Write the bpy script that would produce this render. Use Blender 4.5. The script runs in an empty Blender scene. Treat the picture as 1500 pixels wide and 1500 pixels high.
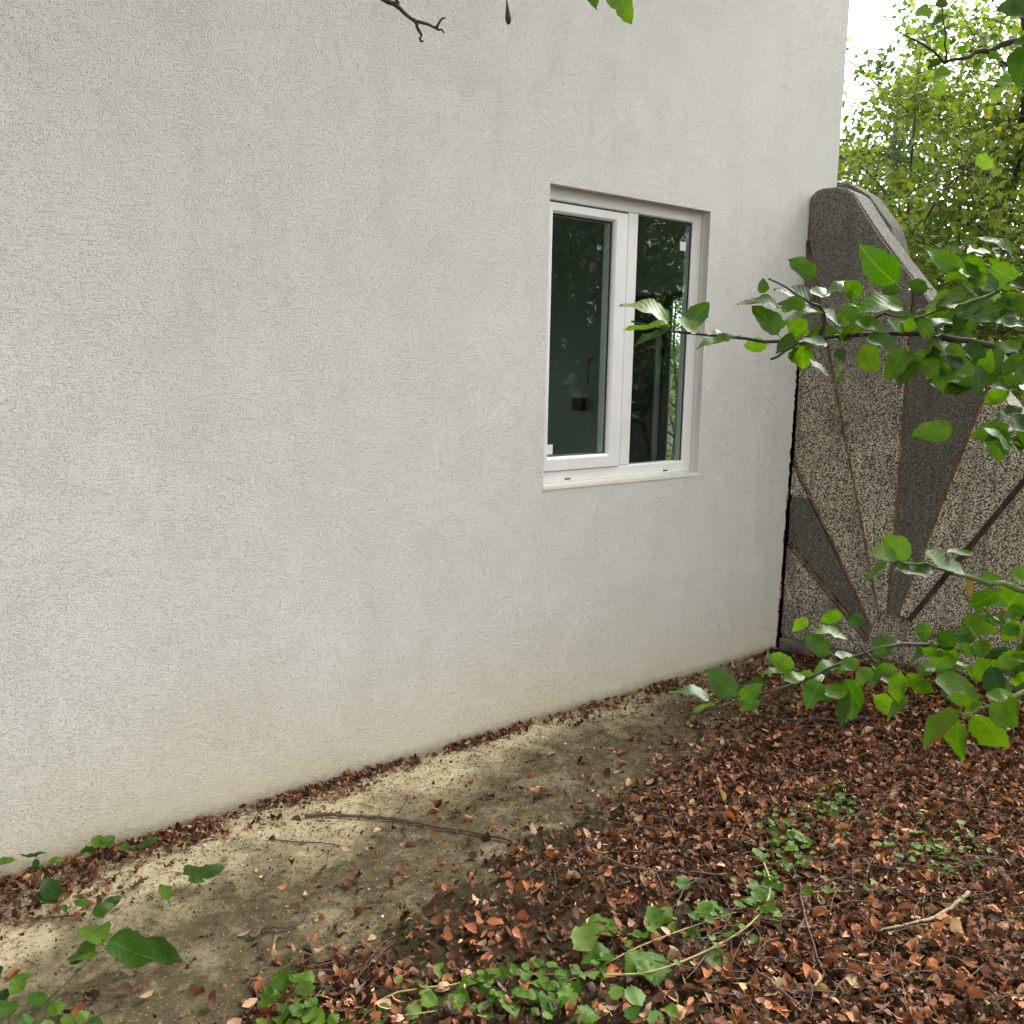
import bpy, bmesh, math, random
import numpy as np
from mathutils import Vector, Matrix

S = bpy.context.scene
COL = S.collection
rad = math.radians

# ------------------------------------------------------------------ camera
FPX, CX = 1333.6, 750.0                     # focal length and centre in pixels of the 1500 px picture
PITCH, ROLL, YAW = rad(9.336), rad(1.02), rad(51.42)
CAM = np.array([0.0, -2.9815, 1.6])
def _cam_axes():
    cy, sy, cp, sp = math.cos(YAW), math.sin(YAW), math.cos(PITCH), math.sin(PITCH)
    fw = np.array([cy*cp, sy*cp, -sp]); r = np.array([sy, -cy, 0.0]); u = np.cross(r, fw)
    c, s = math.cos(ROLL), math.sin(ROLL)
    return c*r + s*u, -s*r + c*u, fw
RX, UX, FX = _cam_axes()
cd = bpy.data.cameras.new('camera'); cam = bpy.data.objects.new('camera', cd); COL.objects.link(cam)
cd.sensor_width = 36.0; cd.lens = 36.0*FPX/1500.0; cd.clip_start = 0.05; cd.clip_end = 2000
cam.matrix_world = Matrix(((RX[0], UX[0], -FX[0], CAM[0]), (RX[1], UX[1], -FX[1], CAM[1]),
                           (RX[2], UX[2], -FX[2], CAM[2]), (0, 0, 0, 1)))
S.camera = cam

# ------------------------------------------------------------------ sky, sun, exposure
SUN_AZ, SUN_EL = 10.0, 42.0                 # azimuth counted from +X towards +Y
W = bpy.data.worlds.new('World'); S.world = W; W.use_nodes = True
nt = W.node_tree; nt.nodes.clear()
wo = nt.nodes.new('ShaderNodeOutputWorld'); bg = nt.nodes.new('ShaderNodeBackground')
sk = nt.nodes.new('ShaderNodeTexSky'); sk.sky_type = 'NISHITA'; sk.sun_disc = False
sk.sun_elevation = rad(SUN_EL); sk.sun_rotation = rad(90-SUN_AZ)
sk.air_density = 1.0; sk.dust_density = 4.0; sk.ozone_density = 1.0
hs = nt.nodes.new('ShaderNodeHueSaturation'); hs.inputs['Saturation'].default_value = 0.08
nt.links.new(sk.outputs[0], hs.inputs['Color']); nt.links.new(hs.outputs[0], bg.inputs['Color'])
nt.links.new(bg.outputs[0], wo.inputs['Surface']); bg.inputs['Strength'].default_value = 0.15
sd = bpy.data.lights.new('sun', 'SUN'); sun = bpy.data.objects.new('sun', sd); COL.objects.link(sun)
sd.energy = 1.0; sd.angle = rad(40); sd.color = (1.0, 0.96, 0.9)
_d = Vector((math.cos(rad(SUN_EL))*math.cos(rad(SUN_AZ)), math.cos(rad(SUN_EL))*math.sin(rad(SUN_AZ)), math.sin(rad(SUN_EL))))
sun.rotation_euler = _d.to_track_quat('Z', 'Y').to_euler(); sun.location = _d*30
S.view_settings.view_transform = 'Standard'; S.view_settings.look = 'None'
S.view_settings.gamma = 1.0; S.view_settings.use_curve_mapping = False
S.view_settings.exposure = 2.2

# ------------------------------------------------------------------ helpers: picture to place
def ray(px, py): return FX + RX*((px-CX)/FPX) - UX*((py-CX)/FPX)
def at(px, py, depth): return CAM + ray(px, py)*depth
def on_z(px, py, z=0.0):
    d = ray(px, py); return CAM + d*((z-CAM[2])/d[2])
def project(P):
    q = np.atleast_2d(P) - CAM
    x, y, z = q@RX, q@UX, q@FX
    zz = np.where(z > 0.05, z, 0.05)
    return CX + FPX*x/zz, CX - FPX*y/zz, z

# ------------------------------------------------------------------ helpers: materials
def new_mat(name):
    m = bpy.data.materials.new(name); m.use_nodes = True
    n = m.node_tree.nodes; l = m.node_tree.links
    return m, n, l, n['Principled BSDF'], n['Material Output']
def N(n, t, **kw):
    x = n.new(t)
    for k, v in kw.items():
        if k in x.inputs.keys() if hasattr(x.inputs, 'keys') else False: x.inputs[k].default_value = v
        else: setattr(x, k, v)
    return x
def noise(n, l, co, scale, detail=4.0, rough=0.55, dist=0.0):
    t = n.new('ShaderNodeTexNoise'); t.inputs['Scale'].default_value = scale; t.inputs['Detail'].default_value = detail
    t.inputs['Roughness'].default_value = rough; t.inputs['Distortion'].default_value = dist
    l.new(co, t.inputs['Vector']); return t.outputs['Fac']
def ramp(n, l, fac, stops):
    r = n.new('ShaderNodeValToRGB'); e = r.color_ramp.elements
    while len(e) < len(stops): e.new(0.5)
    for k, (p, c) in enumerate(stops):
        e[k].position = p
        e[k].color = (c[0], c[1], c[2], 1) if hasattr(c, '__len__') else (c, c, c, 1)
    l.new(fac, r.inputs['Fac']); return r.outputs['Color']
def mix(n, l, fac, a, b, mode='MIX'):
    x = n.new('ShaderNodeMix'); x.data_type = 'RGBA'; x.blend_type = mode
    for sock, v in ((x.inputs[0], fac), (x.inputs[6], a), (x.inputs[7], b)):
        if hasattr(v, 'links'): l.new(v, sock)
        elif hasattr(v, '__len__'): sock.default_value = (v[0], v[1], v[2], 1)
        else: sock.default_value = v
    return x.outputs[2]
def math_(n, l, op, a, b=0.0, c=0.0):
    x = n.new('ShaderNodeMath'); x.operation = op
    for i, v in enumerate((a, b, c)):
        if hasattr(v, 'links'): l.new(v, x.inputs[i])
        else: x.inputs[i].default_value = v
    return x.outputs[0]
def bump(n, l, height, strength, dist, normal=None):
    b = n.new('ShaderNodeBump'); b.inputs['Strength'].default_value = strength; b.inputs['Distance'].default_value = dist
    l.new(height, b.inputs['Height'])
    if normal is not None: l.new(normal, b.inputs['Normal'])
    return b.outputs['Normal']
def plain(name, color, rough=0.6, var=0.12, scale=30.0, bumps=0.0, spec=0.5):
    m, n, l, b, o = new_mat(name)
    co = n.new('ShaderNodeTexCoord').outputs['Object']
    f = noise(n, l, co, scale, 5)
    c0 = [max(0, v*(1-var)) for v in color]; c1 = [v*(1+var) for v in color]
    l.new(ramp(n, l, f, [(0.3, c0), (0.7, c1)]), b.inputs['Base Color'])
    b.inputs['Roughness'].default_value = rough; b.inputs['Specular IOR Level'].default_value = spec
    if bumps: l.new(bump(n, l, noise(n, l, co, scale*3, 6), bumps, 0.004), b.inputs['Normal'])
    return m

M = {}
def stucco():
    m, n, l, b, o = new_mat('stucco')
    co = n.new('ShaderNodeTexCoord').outputs['Object']
    big = noise(n, l, co, 0.9, 4); mid = noise(n, l, co, 7.0, 5)
    c = ramp(n, l, big, [(0.3, (0.69, 0.68, 0.63)), (0.7, (0.775, 0.765, 0.71))])
    c = mix(n, l, 0.35, c, ramp(n, l, mid, [(0.35, (0.67, 0.66, 0.605)), (0.65, (0.79, 0.78, 0.73))]))
    sep = n.new('ShaderNodeSeparateXYZ'); l.new(co, sep.inputs[0])
    ms_ = n.new('ShaderNodeMapping'); ms_.inputs['Scale'].default_value = (5.0, 5.0, 0.5); l.new(co, ms_.inputs['Vector'])
    c = mix(n, l, ramp(n, l, noise(n, l, ms_.outputs[0], 1.2, 5, 0.6), [(0.52, 0.0), (0.75, 0.22)]), c, (0.52, 0.50, 0.44))
    # dried rain splash of yellowish dust along the foot of the wall
    h = math_(n, l, 'ADD', sep.outputs['Z'], math_(n, l, 'MULTIPLY', math_(n, l, 'SUBTRACT', noise(n, l, co, 2.2, 5), 0.5), 0.5))
    sp = ramp(n, l, h, [(0.0, 0.85), (0.12, 0.55), (0.55, 0.0)])
    c = mix(n, l, sp, c, (0.66, 0.58, 0.40))
    low = ramp(n, l, math_(n, l, 'ADD', sep.outputs['Z'], math_(n, l, 'MULTIPLY', noise(n, l, co, 30, 3), 0.05)), [(0.03, 0.75), (0.075, 0.0)])
    c = mix(n, l, low, c, (0.30, 0.25, 0.17))
    # scratched render: rows of small pits between grains
    mp = n.new('ShaderNodeMapping'); mp.inputs['Scale'].default_value = (0.72, 1.0, 1.0); l.new(co, mp.inputs['Vector'])
    g1 = noise(n, l, mp.outputs[0], 250, 2.0, 0.6); g2 = noise(n, l, mp.outputs[0], 125, 2.0, 0.5)
    g = math_(n, l, 'ADD', math_(n, l, 'MULTIPLY', g1, 0.65), math_(n, l, 'MULTIPLY', g2, 0.35))
    pits = ramp(n, l, g, [(0.36, 0.0), (0.46, 0.7), (0.62, 1.0)])
    fine = noise(n, l, co, 420, 2)
    c = mix(n, l, ramp(n, l, g, [(0.33, 0.42), (0.42, 0.0)]), c, (0.40, 0.385, 0.35))  # pits coloured darker: caught dirt plus painted-in shade between the grains
    l.new(c, b.inputs['Base Color']); b.inputs['Roughness'].default_value = 0.95; b.inputs['Specular IOR Level'].default_value = 0.2
    nn = bump(n, l, pits, 0.95, 0.0036)
    nn = bump(n, l, fine, 0.35, 0.0015, nn)
    l.new(nn, b.inputs['Normal'])
    return m
def washed(name, light, dark, grain, balance, stain):
    m, n, l, b, o = new_mat(name)
    co = n.new('ShaderNodeTexCoord').outputs['Object']
    v = n.new('ShaderNodeTexVoronoi'); v.inputs['Scale'].default_value = grain; l.new(co, v.inputs['Vector'])
    sepc = n.new('ShaderNodeSeparateColor'); l.new(v.outputs['Color'], sepc.inputs[0])
    stone = ramp(n, l, sepc.outputs[0], [(0.0, [x*0.55 for x in light]), (0.5, light), (1.0, [min(0.7, x*1.45) for x in light])])
    gaps = ramp(n, l, v.outputs['Distance'], [(balance, 0.0), (balance+0.22, 1.0)])
    c = mix(n, l, gaps, stone, dark)
    st = noise(n, l, co, 3.2, 6, 0.65)
    c = mix(n, l, ramp(n, l, st, [(0.48, 0.0), (0.68, stain)]), c, (0.045, 0.04, 0.032))
    mp = n.new('ShaderNodeMapping'); mp.inputs['Scale'].default_value = (7, 7, 0.9); l.new(co, mp.inputs['Vector'])
    run = noise(n, l, mp.outputs[0], 1.6, 4)
    c = mix(n, l, ramp(n, l, run, [(0.54, 0.0), (0.70, 0.75)]), c, (0.085, 0.055, 0.042))
    sep = n.new('ShaderNodeSeparateXYZ'); l.new(co, sep.inputs[0])      # grey lichen crust on the exposed upper end
    cr = math_(n, l, 'ADD', sep.outputs['Z'], math_(n, l, 'MULTIPLY', math_(n, l, 'SUBTRACT', noise(n, l, co, 3.0, 5), 0.5), 1.2))
    cr = math_(n, l, 'MULTIPLY', cr, 0.3)
    c = mix(n, l, ramp(n, l, cr, [(0.42, 0.0), (0.60, 0.72)]), c, (0.11, 0.106, 0.095))
    l.new(c, b.inputs['Base Color']); b.inputs['Roughness'].default_value = 0.9
    inv = math_(n, l, 'SUBTRACT', 1.0, gaps)
    l.new(bump(n, l, inv, 0.8, 0.004), b.inputs['Normal'])
    return m
def path_mat():
    m, n, l, b, o = new_mat('old_concrete')
    co = n.new('ShaderNodeTexCoord').outputs['Object']
    sep = n.new('ShaderNodeSeparateXYZ'); l.new(co, sep.inputs[0])
    base = ramp(n, l, noise(n, l, co, 9, 6, 0.6), [(0.3, (0.42, 0.33, 0.18)), (0.5, (0.60, 0.50, 0.30)), (0.7, (0.70, 0.60, 0.39))])
    # moss and earth washed over the outer part, in tongues
    rr = math_(n, l, 'ADD', math_(n, l, 'MULTIPLY', sep.outputs['Y'], -1.0), math_(n, l, 'SUBTRACT', math_(n, l, 'MULTIPLY', sep.outputs['X'], 0.12), 0.40))
    t = math_(n, l, 'ADD', rr, math_(n, l, 'MULTIPLY', math_(n, l, 'SUBTRACT', noise(n, l, co, 2.6, 7, 0.66), 0.5), 0.9))
    mossf = ramp(n, l, t, [(0.0, 0.0), (0.11, 0.55), (0.26, 0.96)])
    moss = ramp(n, l, noise(n, l, co, 22, 6, 0.65), [(0.28, (0.032, 0.025, 0.010)), (0.52, (0.090, 0.071, 0.032)), (0.8, (0.21, 0.17, 0.085))])
    c = mix(n, l, mossf, base, moss)
    c = mix(n, l, ramp(n, l, noise(n, l, co, 5.0, 7, 0.7), [(0.52, 0.0), (0.66, 0.5)]), c, (0.40, 0.33, 0.21))
    c = mix(n, l, ramp(n, l, noise(n, l, co, 28, 6, 0.75), [(0.54, 0.0), (0.66, 0.65)]), c, (0.075, 0.058, 0.024))
    sp = noise(n, l, co, 75, 4, 0.7)
    c = mix(n, l, ramp(n, l, sp, [(0.56, 0.0), (0.64, 0.8)]), c, (0.06, 0.045, 0.03))
    c = mix(n, l, ramp(n, l, noise(n, l, co, 130, 2), [(0.66, 0.0), (0.71, 0.7)]), c, (0.55, 0.50, 0.40))
    l.new(c, b.inputs['Base Color']); b.inputs['Roughness'].default_value = 0.95; b.inputs['Specular IOR Level'].default_value = 0.25
    nn = bump(n, l, noise(n, l, co, 40, 8, 0.75), 0.9, 0.016); l.new(nn, b.inputs['Normal'])
    return m
def soil_mat():
    m, n, l, b, o = new_mat('soil')
    co = n.new('ShaderNodeTexCoord').outputs['Object']
    c = ramp(n, l, noise(n, l, co, 14, 7, 0.7), [(0.3, (0.022, 0.013, 0.008)), (0.6, (0.065, 0.036, 0.02)), (0.8, (0.13, 0.08, 0.048))])
    mo = ramp(n, l, noise(n, l, co, 4.5, 5, 0.6), [(0.42, 0.0), (0.58, 0.85)])
    c = mix(n, l, mo, c, ramp(n, l, noise(n, l, co, 60, 4), [(0.3, (0.018, 0.020, 0.006)), (0.7, (0.06, 0.062, 0.018))]))
    l.new(c, b.inputs['Base Color']); b.inputs['Roughness'].default_value = 0.95; b.inputs['Specular IOR Level'].default_value = 0.2
    l.new(bump(n, l, noise(n, l, co, 45, 8, 0.7), 0.9, 0.02), b.inputs['Normal'])
    return m
def leaf_mat(name, c0, c1, rough=0.4, trans=0.35, veins=True, attr=None, spec=0.5):
    m, n, l, b, o = new_mat(name)
    if attr:
        a = n.new('ShaderNodeAttribute'); a.attribute_name = attr; c = a.outputs['Color']
    else:
        oi = n.new('ShaderNodeObjectInfo'); c = ramp(n, l, oi.outputs['Random'], [(0.0, c0), (1.0, c1)])
        tc = n.new('ShaderNodeTexCoord'); co = tc.outputs['Object']
        blotch = noise(n, l, co, 3.0, 5, 0.6)
        c = mix(n, l, ramp(n, l, blotch, [(0.45, 0.0), (0.75, 0.45)]), c, [v*0.5 for v in c0])
        if veins:
            sep = n.new('ShaderNodeSeparateXYZ'); l.new(co, sep.inputs[0])
            ay = math_(n, l, 'ABSOLUTE', sep.outputs['Y'])
            mid = ramp(n, l, ay, [(0.004, 0.28), (0.016, 0.0)])
            w = math_(n, l, 'SINE', math_(n, l, 'MULTIPLY', math_(n, l, 'SUBTRACT', sep.outputs['X'], math_(n, l, 'MULTIPLY', ay, 0.9)), 48.0))
            sv = ramp(n, l, w, [(0.88, 0.0), (0.99, 0.10)])
            c = mix(n, l, math_(n, l, 'MAXIMUM', mid, sv), c, [min(1, v*1.9+0.02) for v in c1])
            sp = noise(n, l, co, 5.5, 3, 0.6)
            c = mix(n, l, ramp(n, l, sp, [(0.66, 0.0), (0.72, 0.75)]), c, (0.10, 0.055, 0.02))
            l.new(bump(n, l, w, 0.06, 0.02), b.inputs['Normal'])
    l.new(c, b.inputs['Base Color']); b.inputs['Roughness'].default_value = rough
    b.inputs['Specular IOR Level'].default_value = spec
    if trans > 0:
        tr = n.new('ShaderNodeBsdfTranslucent')
        l.new(mix(n, l, 1.0, c, (1.3, 1.35, 0.45), 'MULTIPLY'), tr.inputs['Color'])
        ms = n.new('ShaderNodeMixShader'); ms.inputs[0].default_value = trans
        l.new(b.outputs[0], ms.inputs[1]); l.new(tr.outputs[0], ms.inputs[2]); l.new(ms.outputs[0], o.inputs['Surface'])
    return m
def glass_mat():
    m, n, l, b, o = new_mat('window_glass'); n.remove(b)
    tp = n.new('ShaderNodeBsdfTransparent'); tp.inputs['Color'].default_value = (0.84, 0.91, 0.89, 1)
    gl = n.new('ShaderNodeBsdfGlossy'); gl.inputs['Roughness'].default_value = 0.015
    gl.inputs['Color'].default_value = (0.85, 0.95, 0.92, 1)
    fr = n.new('ShaderNodeFresnel'); fr.inputs['IOR'].default_value = 1.75
    ge = n.new('ShaderNodeNewGeometry')      # one reflection per pane: the front face only
    ff = math_(n, l, 'MULTIPLY', fr.outputs[0], math_(n, l, 'SUBTRACT', 1.0, ge.outputs['Backfacing']))
    ms = n.new('ShaderNodeMixShader'); l.new(ff, ms.inputs[0]); l.new(tp.outputs[0], ms.inputs[1]); l.new(gl.outputs[0], ms.inputs[2])
    l.new(ms.outputs[0], o.inputs['Surface'])
    co = n.new('ShaderNodeTexCoord').outputs['Object']
    l.new(bump(n, l, noise(n, l, co, 3.5, 2), 0.06, 0.02), gl.inputs['Normal'])
    return m
def bark_mat(name, c0, c1, sc=25):
    m, n, l, b, o = new_mat(name)
    co = n.new('ShaderNodeTexCoord').outputs['Object']
    f = noise(n, l, co, sc, 7, 0.65)
    l.new(ramp(n, l, f, [(0.3, c0), (0.7, c1)]), b.inputs['Base Color']); b.inputs['Roughness'].default_value = 0.85
    l.new(bump(n, l, f, 0.6, 0.01), b.inputs['Normal'])
    return m

M['stucco'] = stucco()
M['reveal'] = plain('smooth_plaster', (0.66, 0.65, 0.61), 0.85, 0.06, 14, 0.25, 0.2)
M['sillp'] = plain('sill_plaster', (0.74, 0.70, 0.58), 0.8, 0.06, 14, 0.2, 0.2)
M['pvc'] = plain('white_pvc', (0.78, 0.775, 0.75), 0.38, 0.05, 9)
M['gasket'] = plain('rubber', (0.012, 0.012, 0.013), 0.6, 0.1)
M['glass'] = glass_mat()
M['paper'] = plain('sticker_paper', (0.75, 0.76, 0.76), 0.7, 0.04)
M['room'] = plain('room_plaster', (0.55, 0.62, 0.57), 0.9, 0.1, 3)
M['floorin'] = plain('room_floor', (0.12, 0.11, 0.10), 0.8, 0.2, 4)
M['redbox'] = plain('box_red', (0.13, 0.045, 0.035), 0.6, 0.1)
M['brick'] = plain('broken_brick', (0.40, 0.21, 0.16), 0.95, 0.6, 40, 0.9, 0.2)
M['masonry'] = plain('dark_masonry', (0.02, 0.013, 0.011), 0.95, 0.5, 25, 0.8, 0.2)
M['roof'] = plain('roof_tiles', (0.25, 0.09, 0.05), 0.85, 0.2, 8)
M['wash_light'] = washed('washed_concrete_light', (0.60, 0.525, 0.38), (0.088, 0.075, 0.054), 118, 0.42, 0.4)
M['wash_mid'] = washed('washed_concrete_grey', (0.51, 0.445, 0.325), (0.080, 0.068, 0.050), 122, 0.42, 0.6)
M['wash_dark'] = washed('washed_concrete_dark', (0.17, 0.158, 0.12), (0.062, 0.058, 0.046), 140, 0.38, 0.35)
M['strip'] = plain('rusty_strip', (0.15, 0.085, 0.045), 0.85, 0.7, 14, 0.4, 0.2)
M['strip_dark'] = plain('dark_joint', (0.045, 0.030, 0.022), 0.9, 0.6, 14, 0.4, 0.2)
M['slab'] = plain('weathered_concrete', (0.11, 0.098, 0.08), 0.92, 0.45, 12, 0.7, 0.2)
M['path'] = path_mat(); M['soil'] = soil_mat()
M['bark_dark'] = bark_mat('bark_dark', (0.018, 0.014, 0.011), (0.07, 0.055, 0.042))
M['bark_grey'] = bark_mat('bark_grey', (0.05, 0.042, 0.034), (0.14, 0.12, 0.10))
M['stick'] = bark_mat('stick_bark', (0.045, 0.030, 0.020), (0.14, 0.095, 0.062), 60)
M['stick_pale'] = bark_mat('stick_pale', (0.15, 0.115, 0.055), (0.30, 0.24, 0.14), 60)
M['vine'] = bark_mat('vine_stem', (0.24, 0.19, 0.07), (0.40, 0.34, 0.15), 30)
M['green_stem'] = bark_mat('green_stem', (0.06, 0.09, 0.025), (0.13, 0.16, 0.05), 30)
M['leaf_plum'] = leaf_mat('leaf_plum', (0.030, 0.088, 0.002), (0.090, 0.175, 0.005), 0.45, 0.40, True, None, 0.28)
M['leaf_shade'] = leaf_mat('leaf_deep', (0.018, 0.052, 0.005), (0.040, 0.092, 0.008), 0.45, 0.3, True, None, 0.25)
M['leaf_yellow'] = leaf_mat('leaf_yellowing', (0.20, 0.13, 0.018), (0.28, 0.19, 0.03), 0.45, 0.4)
M['leaf_vine'] = leaf_mat('leaf_vine', (0.034, 0.095, 0.006), (0.105, 0.20, 0.016), 0.5, 0.33, True, None, 0.22)
M['leaf_pale'] = leaf_mat('leaf_pale', (0.09, 0.16, 0.025), (0.15, 0.23, 0.045), 0.5, 0.35, True, None, 0.22)
M['dry_rust'] = leaf_mat('dry_leaf_rust', (0.24, 0.068, 0.022), (0.44, 0.16, 0.055), 0.6, 0.15, True, None, 0.18)
M['dry_tan'] = leaf_mat('dry_leaf_tan', (0.36, 0.22, 0.10), (0.55, 0.38, 0.20), 0.62, 0.15, True, None, 0.18)
M['dry_brown'] = leaf_mat('dry_leaf_brown', (0.045, 0.022, 0.014), (0.13, 0.062, 0.036), 0.6, 0.1, True, None, 0.18)
M['litter'] = leaf_mat('leaf_litter', None, None, 0.65, 0.10, False, 'col', 0.15)
M['crown'] = leaf_mat('crown_leaves', None, None, 0.45, 0.45, False, 'col', 0.4)
M['pebble'] = plain('pebble_white', (0.62, 0.60, 0.54), 0.8, 0.15, 40)
M['clod'] = plain('dark_clod', (0.035, 0.028, 0.022), 0.95, 0.4, 40, 0.8)

# ------------------------------------------------------------------ helpers: objects
def tag(o, label=None, cat=None, group=None, kind=None):
    if label: o['label'] = label
    if cat: o['category'] = cat
    if group: o['group'] = group
    if kind: o['kind'] = kind
    return o
def empty(name, loc, label, cat, group=None):
    o = bpy.data.objects.new(name, None); COL.objects.link(o); o.location = Vector(loc); o.empty_display_size = 0.1
    return tag(o, label, cat, group)
def wloc(o):
    v = Vector((0, 0, 0))
    while o is not None: v = v + o.location; o = o.parent
    return v
def link(name, me, mat=None, parent=None):
    o = bpy.data.objects.new(name, me); COL.objects.link(o)
    if mat is not None and len(me.materials) == 0: me.materials.append(mat)
    if parent is not None: o.parent = parent
    return o
def mesh_np(name, V, F, smooth=False, cols=None):
    """V (n,3) array, F list of index tuples or (m,k) array"""
    me = bpy.data.meshes.new(name)
    V = np.asarray(V, dtype=np.float64)
    if isinstance(F, np.ndarray):
        k = F.shape[1]; m = F.shape[0]
        me.vertices.add(len(V)); me.vertices.foreach_set('co', V.astype(np.float32).ravel())
        me.loops.add(m*k); me.loops.foreach_set('vertex_index', F.astype(np.int32).ravel())
        me.polygons.add(m); me.polygons.foreach_set('loop_start', np.arange(0, m*k, k, dtype=np.int32))
        me.update(calc_edges=True)
    else:
        me.from_pydata(V.tolist(), [], F); me.update()
    if smooth: me.polygons.foreach_set('use_smooth', np.ones(len(me.polygons), dtype=bool))
    if cols is not None:
        a = me.attributes.new('col', 'FLOAT_COLOR', 'POINT')
        a.data.foreach_set('color', np.c_[cols, np.ones(len(cols))].astype(np.float32).ravel())
    return me
def local(V, parent): return np.asarray(V) - np.array(wloc(parent)) if parent is not None else np.asarray(V)
class MB:
    def __init__(s): s.v = []; s.f = []
    def add(s, V, F):
        k = len(s.v); s.v += [tuple(map(float, p)) for p in V]; s.f += [tuple(i+k for i in f) for f in F]; return s
    def box(s, x0, x1, y0, y1, z0, z1):
        return s.add([(x0,y0,z0),(x1,y0,z0),(x1,y1,z0),(x0,y1,z0),(x0,y0,z1),(x1,y0,z1),(x1,y1,z1),(x0,y1,z1)],
                     [(3,2,1,0),(4,5,6,7),(0,1,5,4),(1,2,6,5),(2,3,7,6),(3,0,4,7)])
    def tube(s, P, r, sides=7):
        P = [np.array(p, float) for p in P]; n = len(P)
        r = [r]*n if np.isscalar(r) else r
        up = np.array([0.13, 0.21, 0.97]); V = []; F = []
        for i in range(n):
            t = P[min(i+1, n-1)] - P[max(i-1, 0)]; t = t/(np.linalg.norm(t)+1e-9)
            a = np.cross(t, up if abs(t@up) < 0.95 else np.array([1.0, 0, 0])); a /= np.linalg.norm(a)+1e-9; b = np.cross(t, a)
            for k in range(sides):
                q = 2*math.pi*k/sides; V.append(P[i] + r[i]*(math.cos(q)*a + math.sin(q)*b))
        for i in range(n-1):
            for k in range(sides):
                k2 = (k+1) % sides; F.append((i*sides+k, i*sides+k2, (i+1)*sides+k2, (i+1)*sides+k))
        F.append(tuple(reversed(range(sides)))); F.append(tuple(range((n-1)*sides, n*sides)))
        return s.add(V, F)
    def build(s, name, mat, parent=None, smooth=False, bevel=0.0):
        me = mesh_np(name, local(np.array(s.v), parent), s.f, smooth)
        o = link(name, me, mat, parent)
        if bevel:
            md = o.modifiers.new('bevel', 'BEVEL'); md.width = bevel; md.segments = 2; md.limit_method = 'ANGLE'
        return o
def spline(P, n):
    """smooth curve through control points"""
    P = np.array(P, float); m = len(P)
    if m < 3:
        t = np.linspace(0, 1, n)[:, None]; return P[0]*(1-t) + P[-1]*t
    out = []; Q = np.vstack([2*P[0]-P[1], P, 2*P[-1]-P[-2]])
    for u in np.linspace(0, m-1-1e-9, n):
        i = int(u); t = u-i; a, b, c, d = Q[i], Q[i+1], Q[i+2], Q[i+3]
        out.append(0.5*((2*b)+(-a+c)*t+(2*a-5*b+4*c-d)*t*t+(-a+3*b-3*c+d)*t**3))
    return np.array(out)

rng = np.random.default_rng(7); rnd = random.Random(7)
def vnoise(x, y, s, seed=0):
    """cheap smooth 2-D value noise, -1..1"""
    x = np.asarray(x, float)*s; y = np.asarray(y, float)*s
    xi = np.floor(x); yi = np.floor(y); fx = x-xi; fy = y-yi; fx = fx*fx*(3-2*fx); fy = fy*fy*(3-2*fy)
    def hsh(a, b):
        v = np.sin(a*127.1 + b*311.7 + seed*74.7)*43758.5453; return (v-np.floor(v))*2-1
    return (hsh(xi, yi)*(1-fx)+hsh(xi+1, yi)*fx)*(1-fy) + (hsh(xi, yi+1)*(1-fx)+hsh(xi+1, yi+1)*fx)*fy
def sstep(a, b, x):
    t = np.clip((x-a)/(b-a), 0, 1); return t*t*(3-2*t)

# ------------------------------------------------------------------ terrain
BX = np.array([-6, -0.5, 0.3, 0.87, 1.4, 1.9, 2.4, 2.9, 3.5, 3.9, 4.3, 6.0])
BY = np.array([-1.15, -0.98, -0.86, -0.79, -0.72, -0.62, -0.57, -0.53, -0.46, -0.36, -0.22, -0.1])
def edge_y(x): return np.interp(x, BX, BY)
def terrain(x, y):
    x = np.asarray(x, float); y = np.asarray(y, float)
    d = edge_y(x) + 0.10*vnoise(x, y, 2.3, 3) + 0.05*vnoise(x, y, 7, 4) - y       # >0 out on the soil
    h = -0.045 + 0.070*sstep(-0.22, 0.50, d) + (0.011*vnoise(x, y, 17, 31) + 0.007*vnoise(x, y, 38, 32))*sstep(-0.3, 0.0, d)
    h = h + 0.014*vnoise(x, y, 3.1, 1)*sstep(-0.1, 0.3, d) + 0.006*vnoise(x, y, 11, 2)
    h = h + 0.05*np.exp(-((x-4.35)**2)/0.10 - ((y+0.9)**2)/0.6)
    h = np.where(x > 4.75, -0.02 + 0.02*vnoise(x, y, 1.0, 5), h)
    far = sstep(7, 14, np.hypot(x-2, y+1)); return h*(1-far) + 0.10*far*vnoise(x, y, 0.12, 6)
gx = np.concatenate([-np.geomspace(600, 5.0, 16), np.arange(-4.5, 0.2, 0.08), np.arange(0.2, 4.5, 0.022), np.arange(4.5, 8.01, 0.08), np.geomspace(8.6, 600, 16)])
gy = np.concatenate([-np.geomspace(600, 7.4, 16), np.arange(-7.0, -1.4, 0.07), np.arange(-1.4, 0.02, 0.022), np.arange(0.02, 0.5, 0.08), np.geomspace(0.8, 600, 18)])
X, Y = np.meshgrid(gx, gy); Z = terrain(X, Y)
nx, ny = len(gx), len(gy)
ii = (np.arange(ny-1)[:, None]*nx + np.arange(nx-1)[None, :]).ravel()
tag(link('ground', mesh_np('ground', np.c_[X.ravel(), Y.ravel(), Z.ravel()], np.c_[ii, ii+1, ii+nx+1, ii+nx], True), M['soil']), kind='structure')
def path_z(x, y): return 0.004*vnoise(x, y, 3, 8) + 0.003*vnoise(x, y, 9, 9) + 0.012*np.asarray(y)
px_, py_ = np.arange(-4, 4.33, 0.05), np.arange(-1.35, 0.021, 0.045)
X, Y = np.meshgrid(px_, py_); nx, ny = len(px_), len(py_)
ii = (np.arange(ny-1)[:, None]*nx + np.arange(nx-1)[None, :]).ravel()
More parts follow.
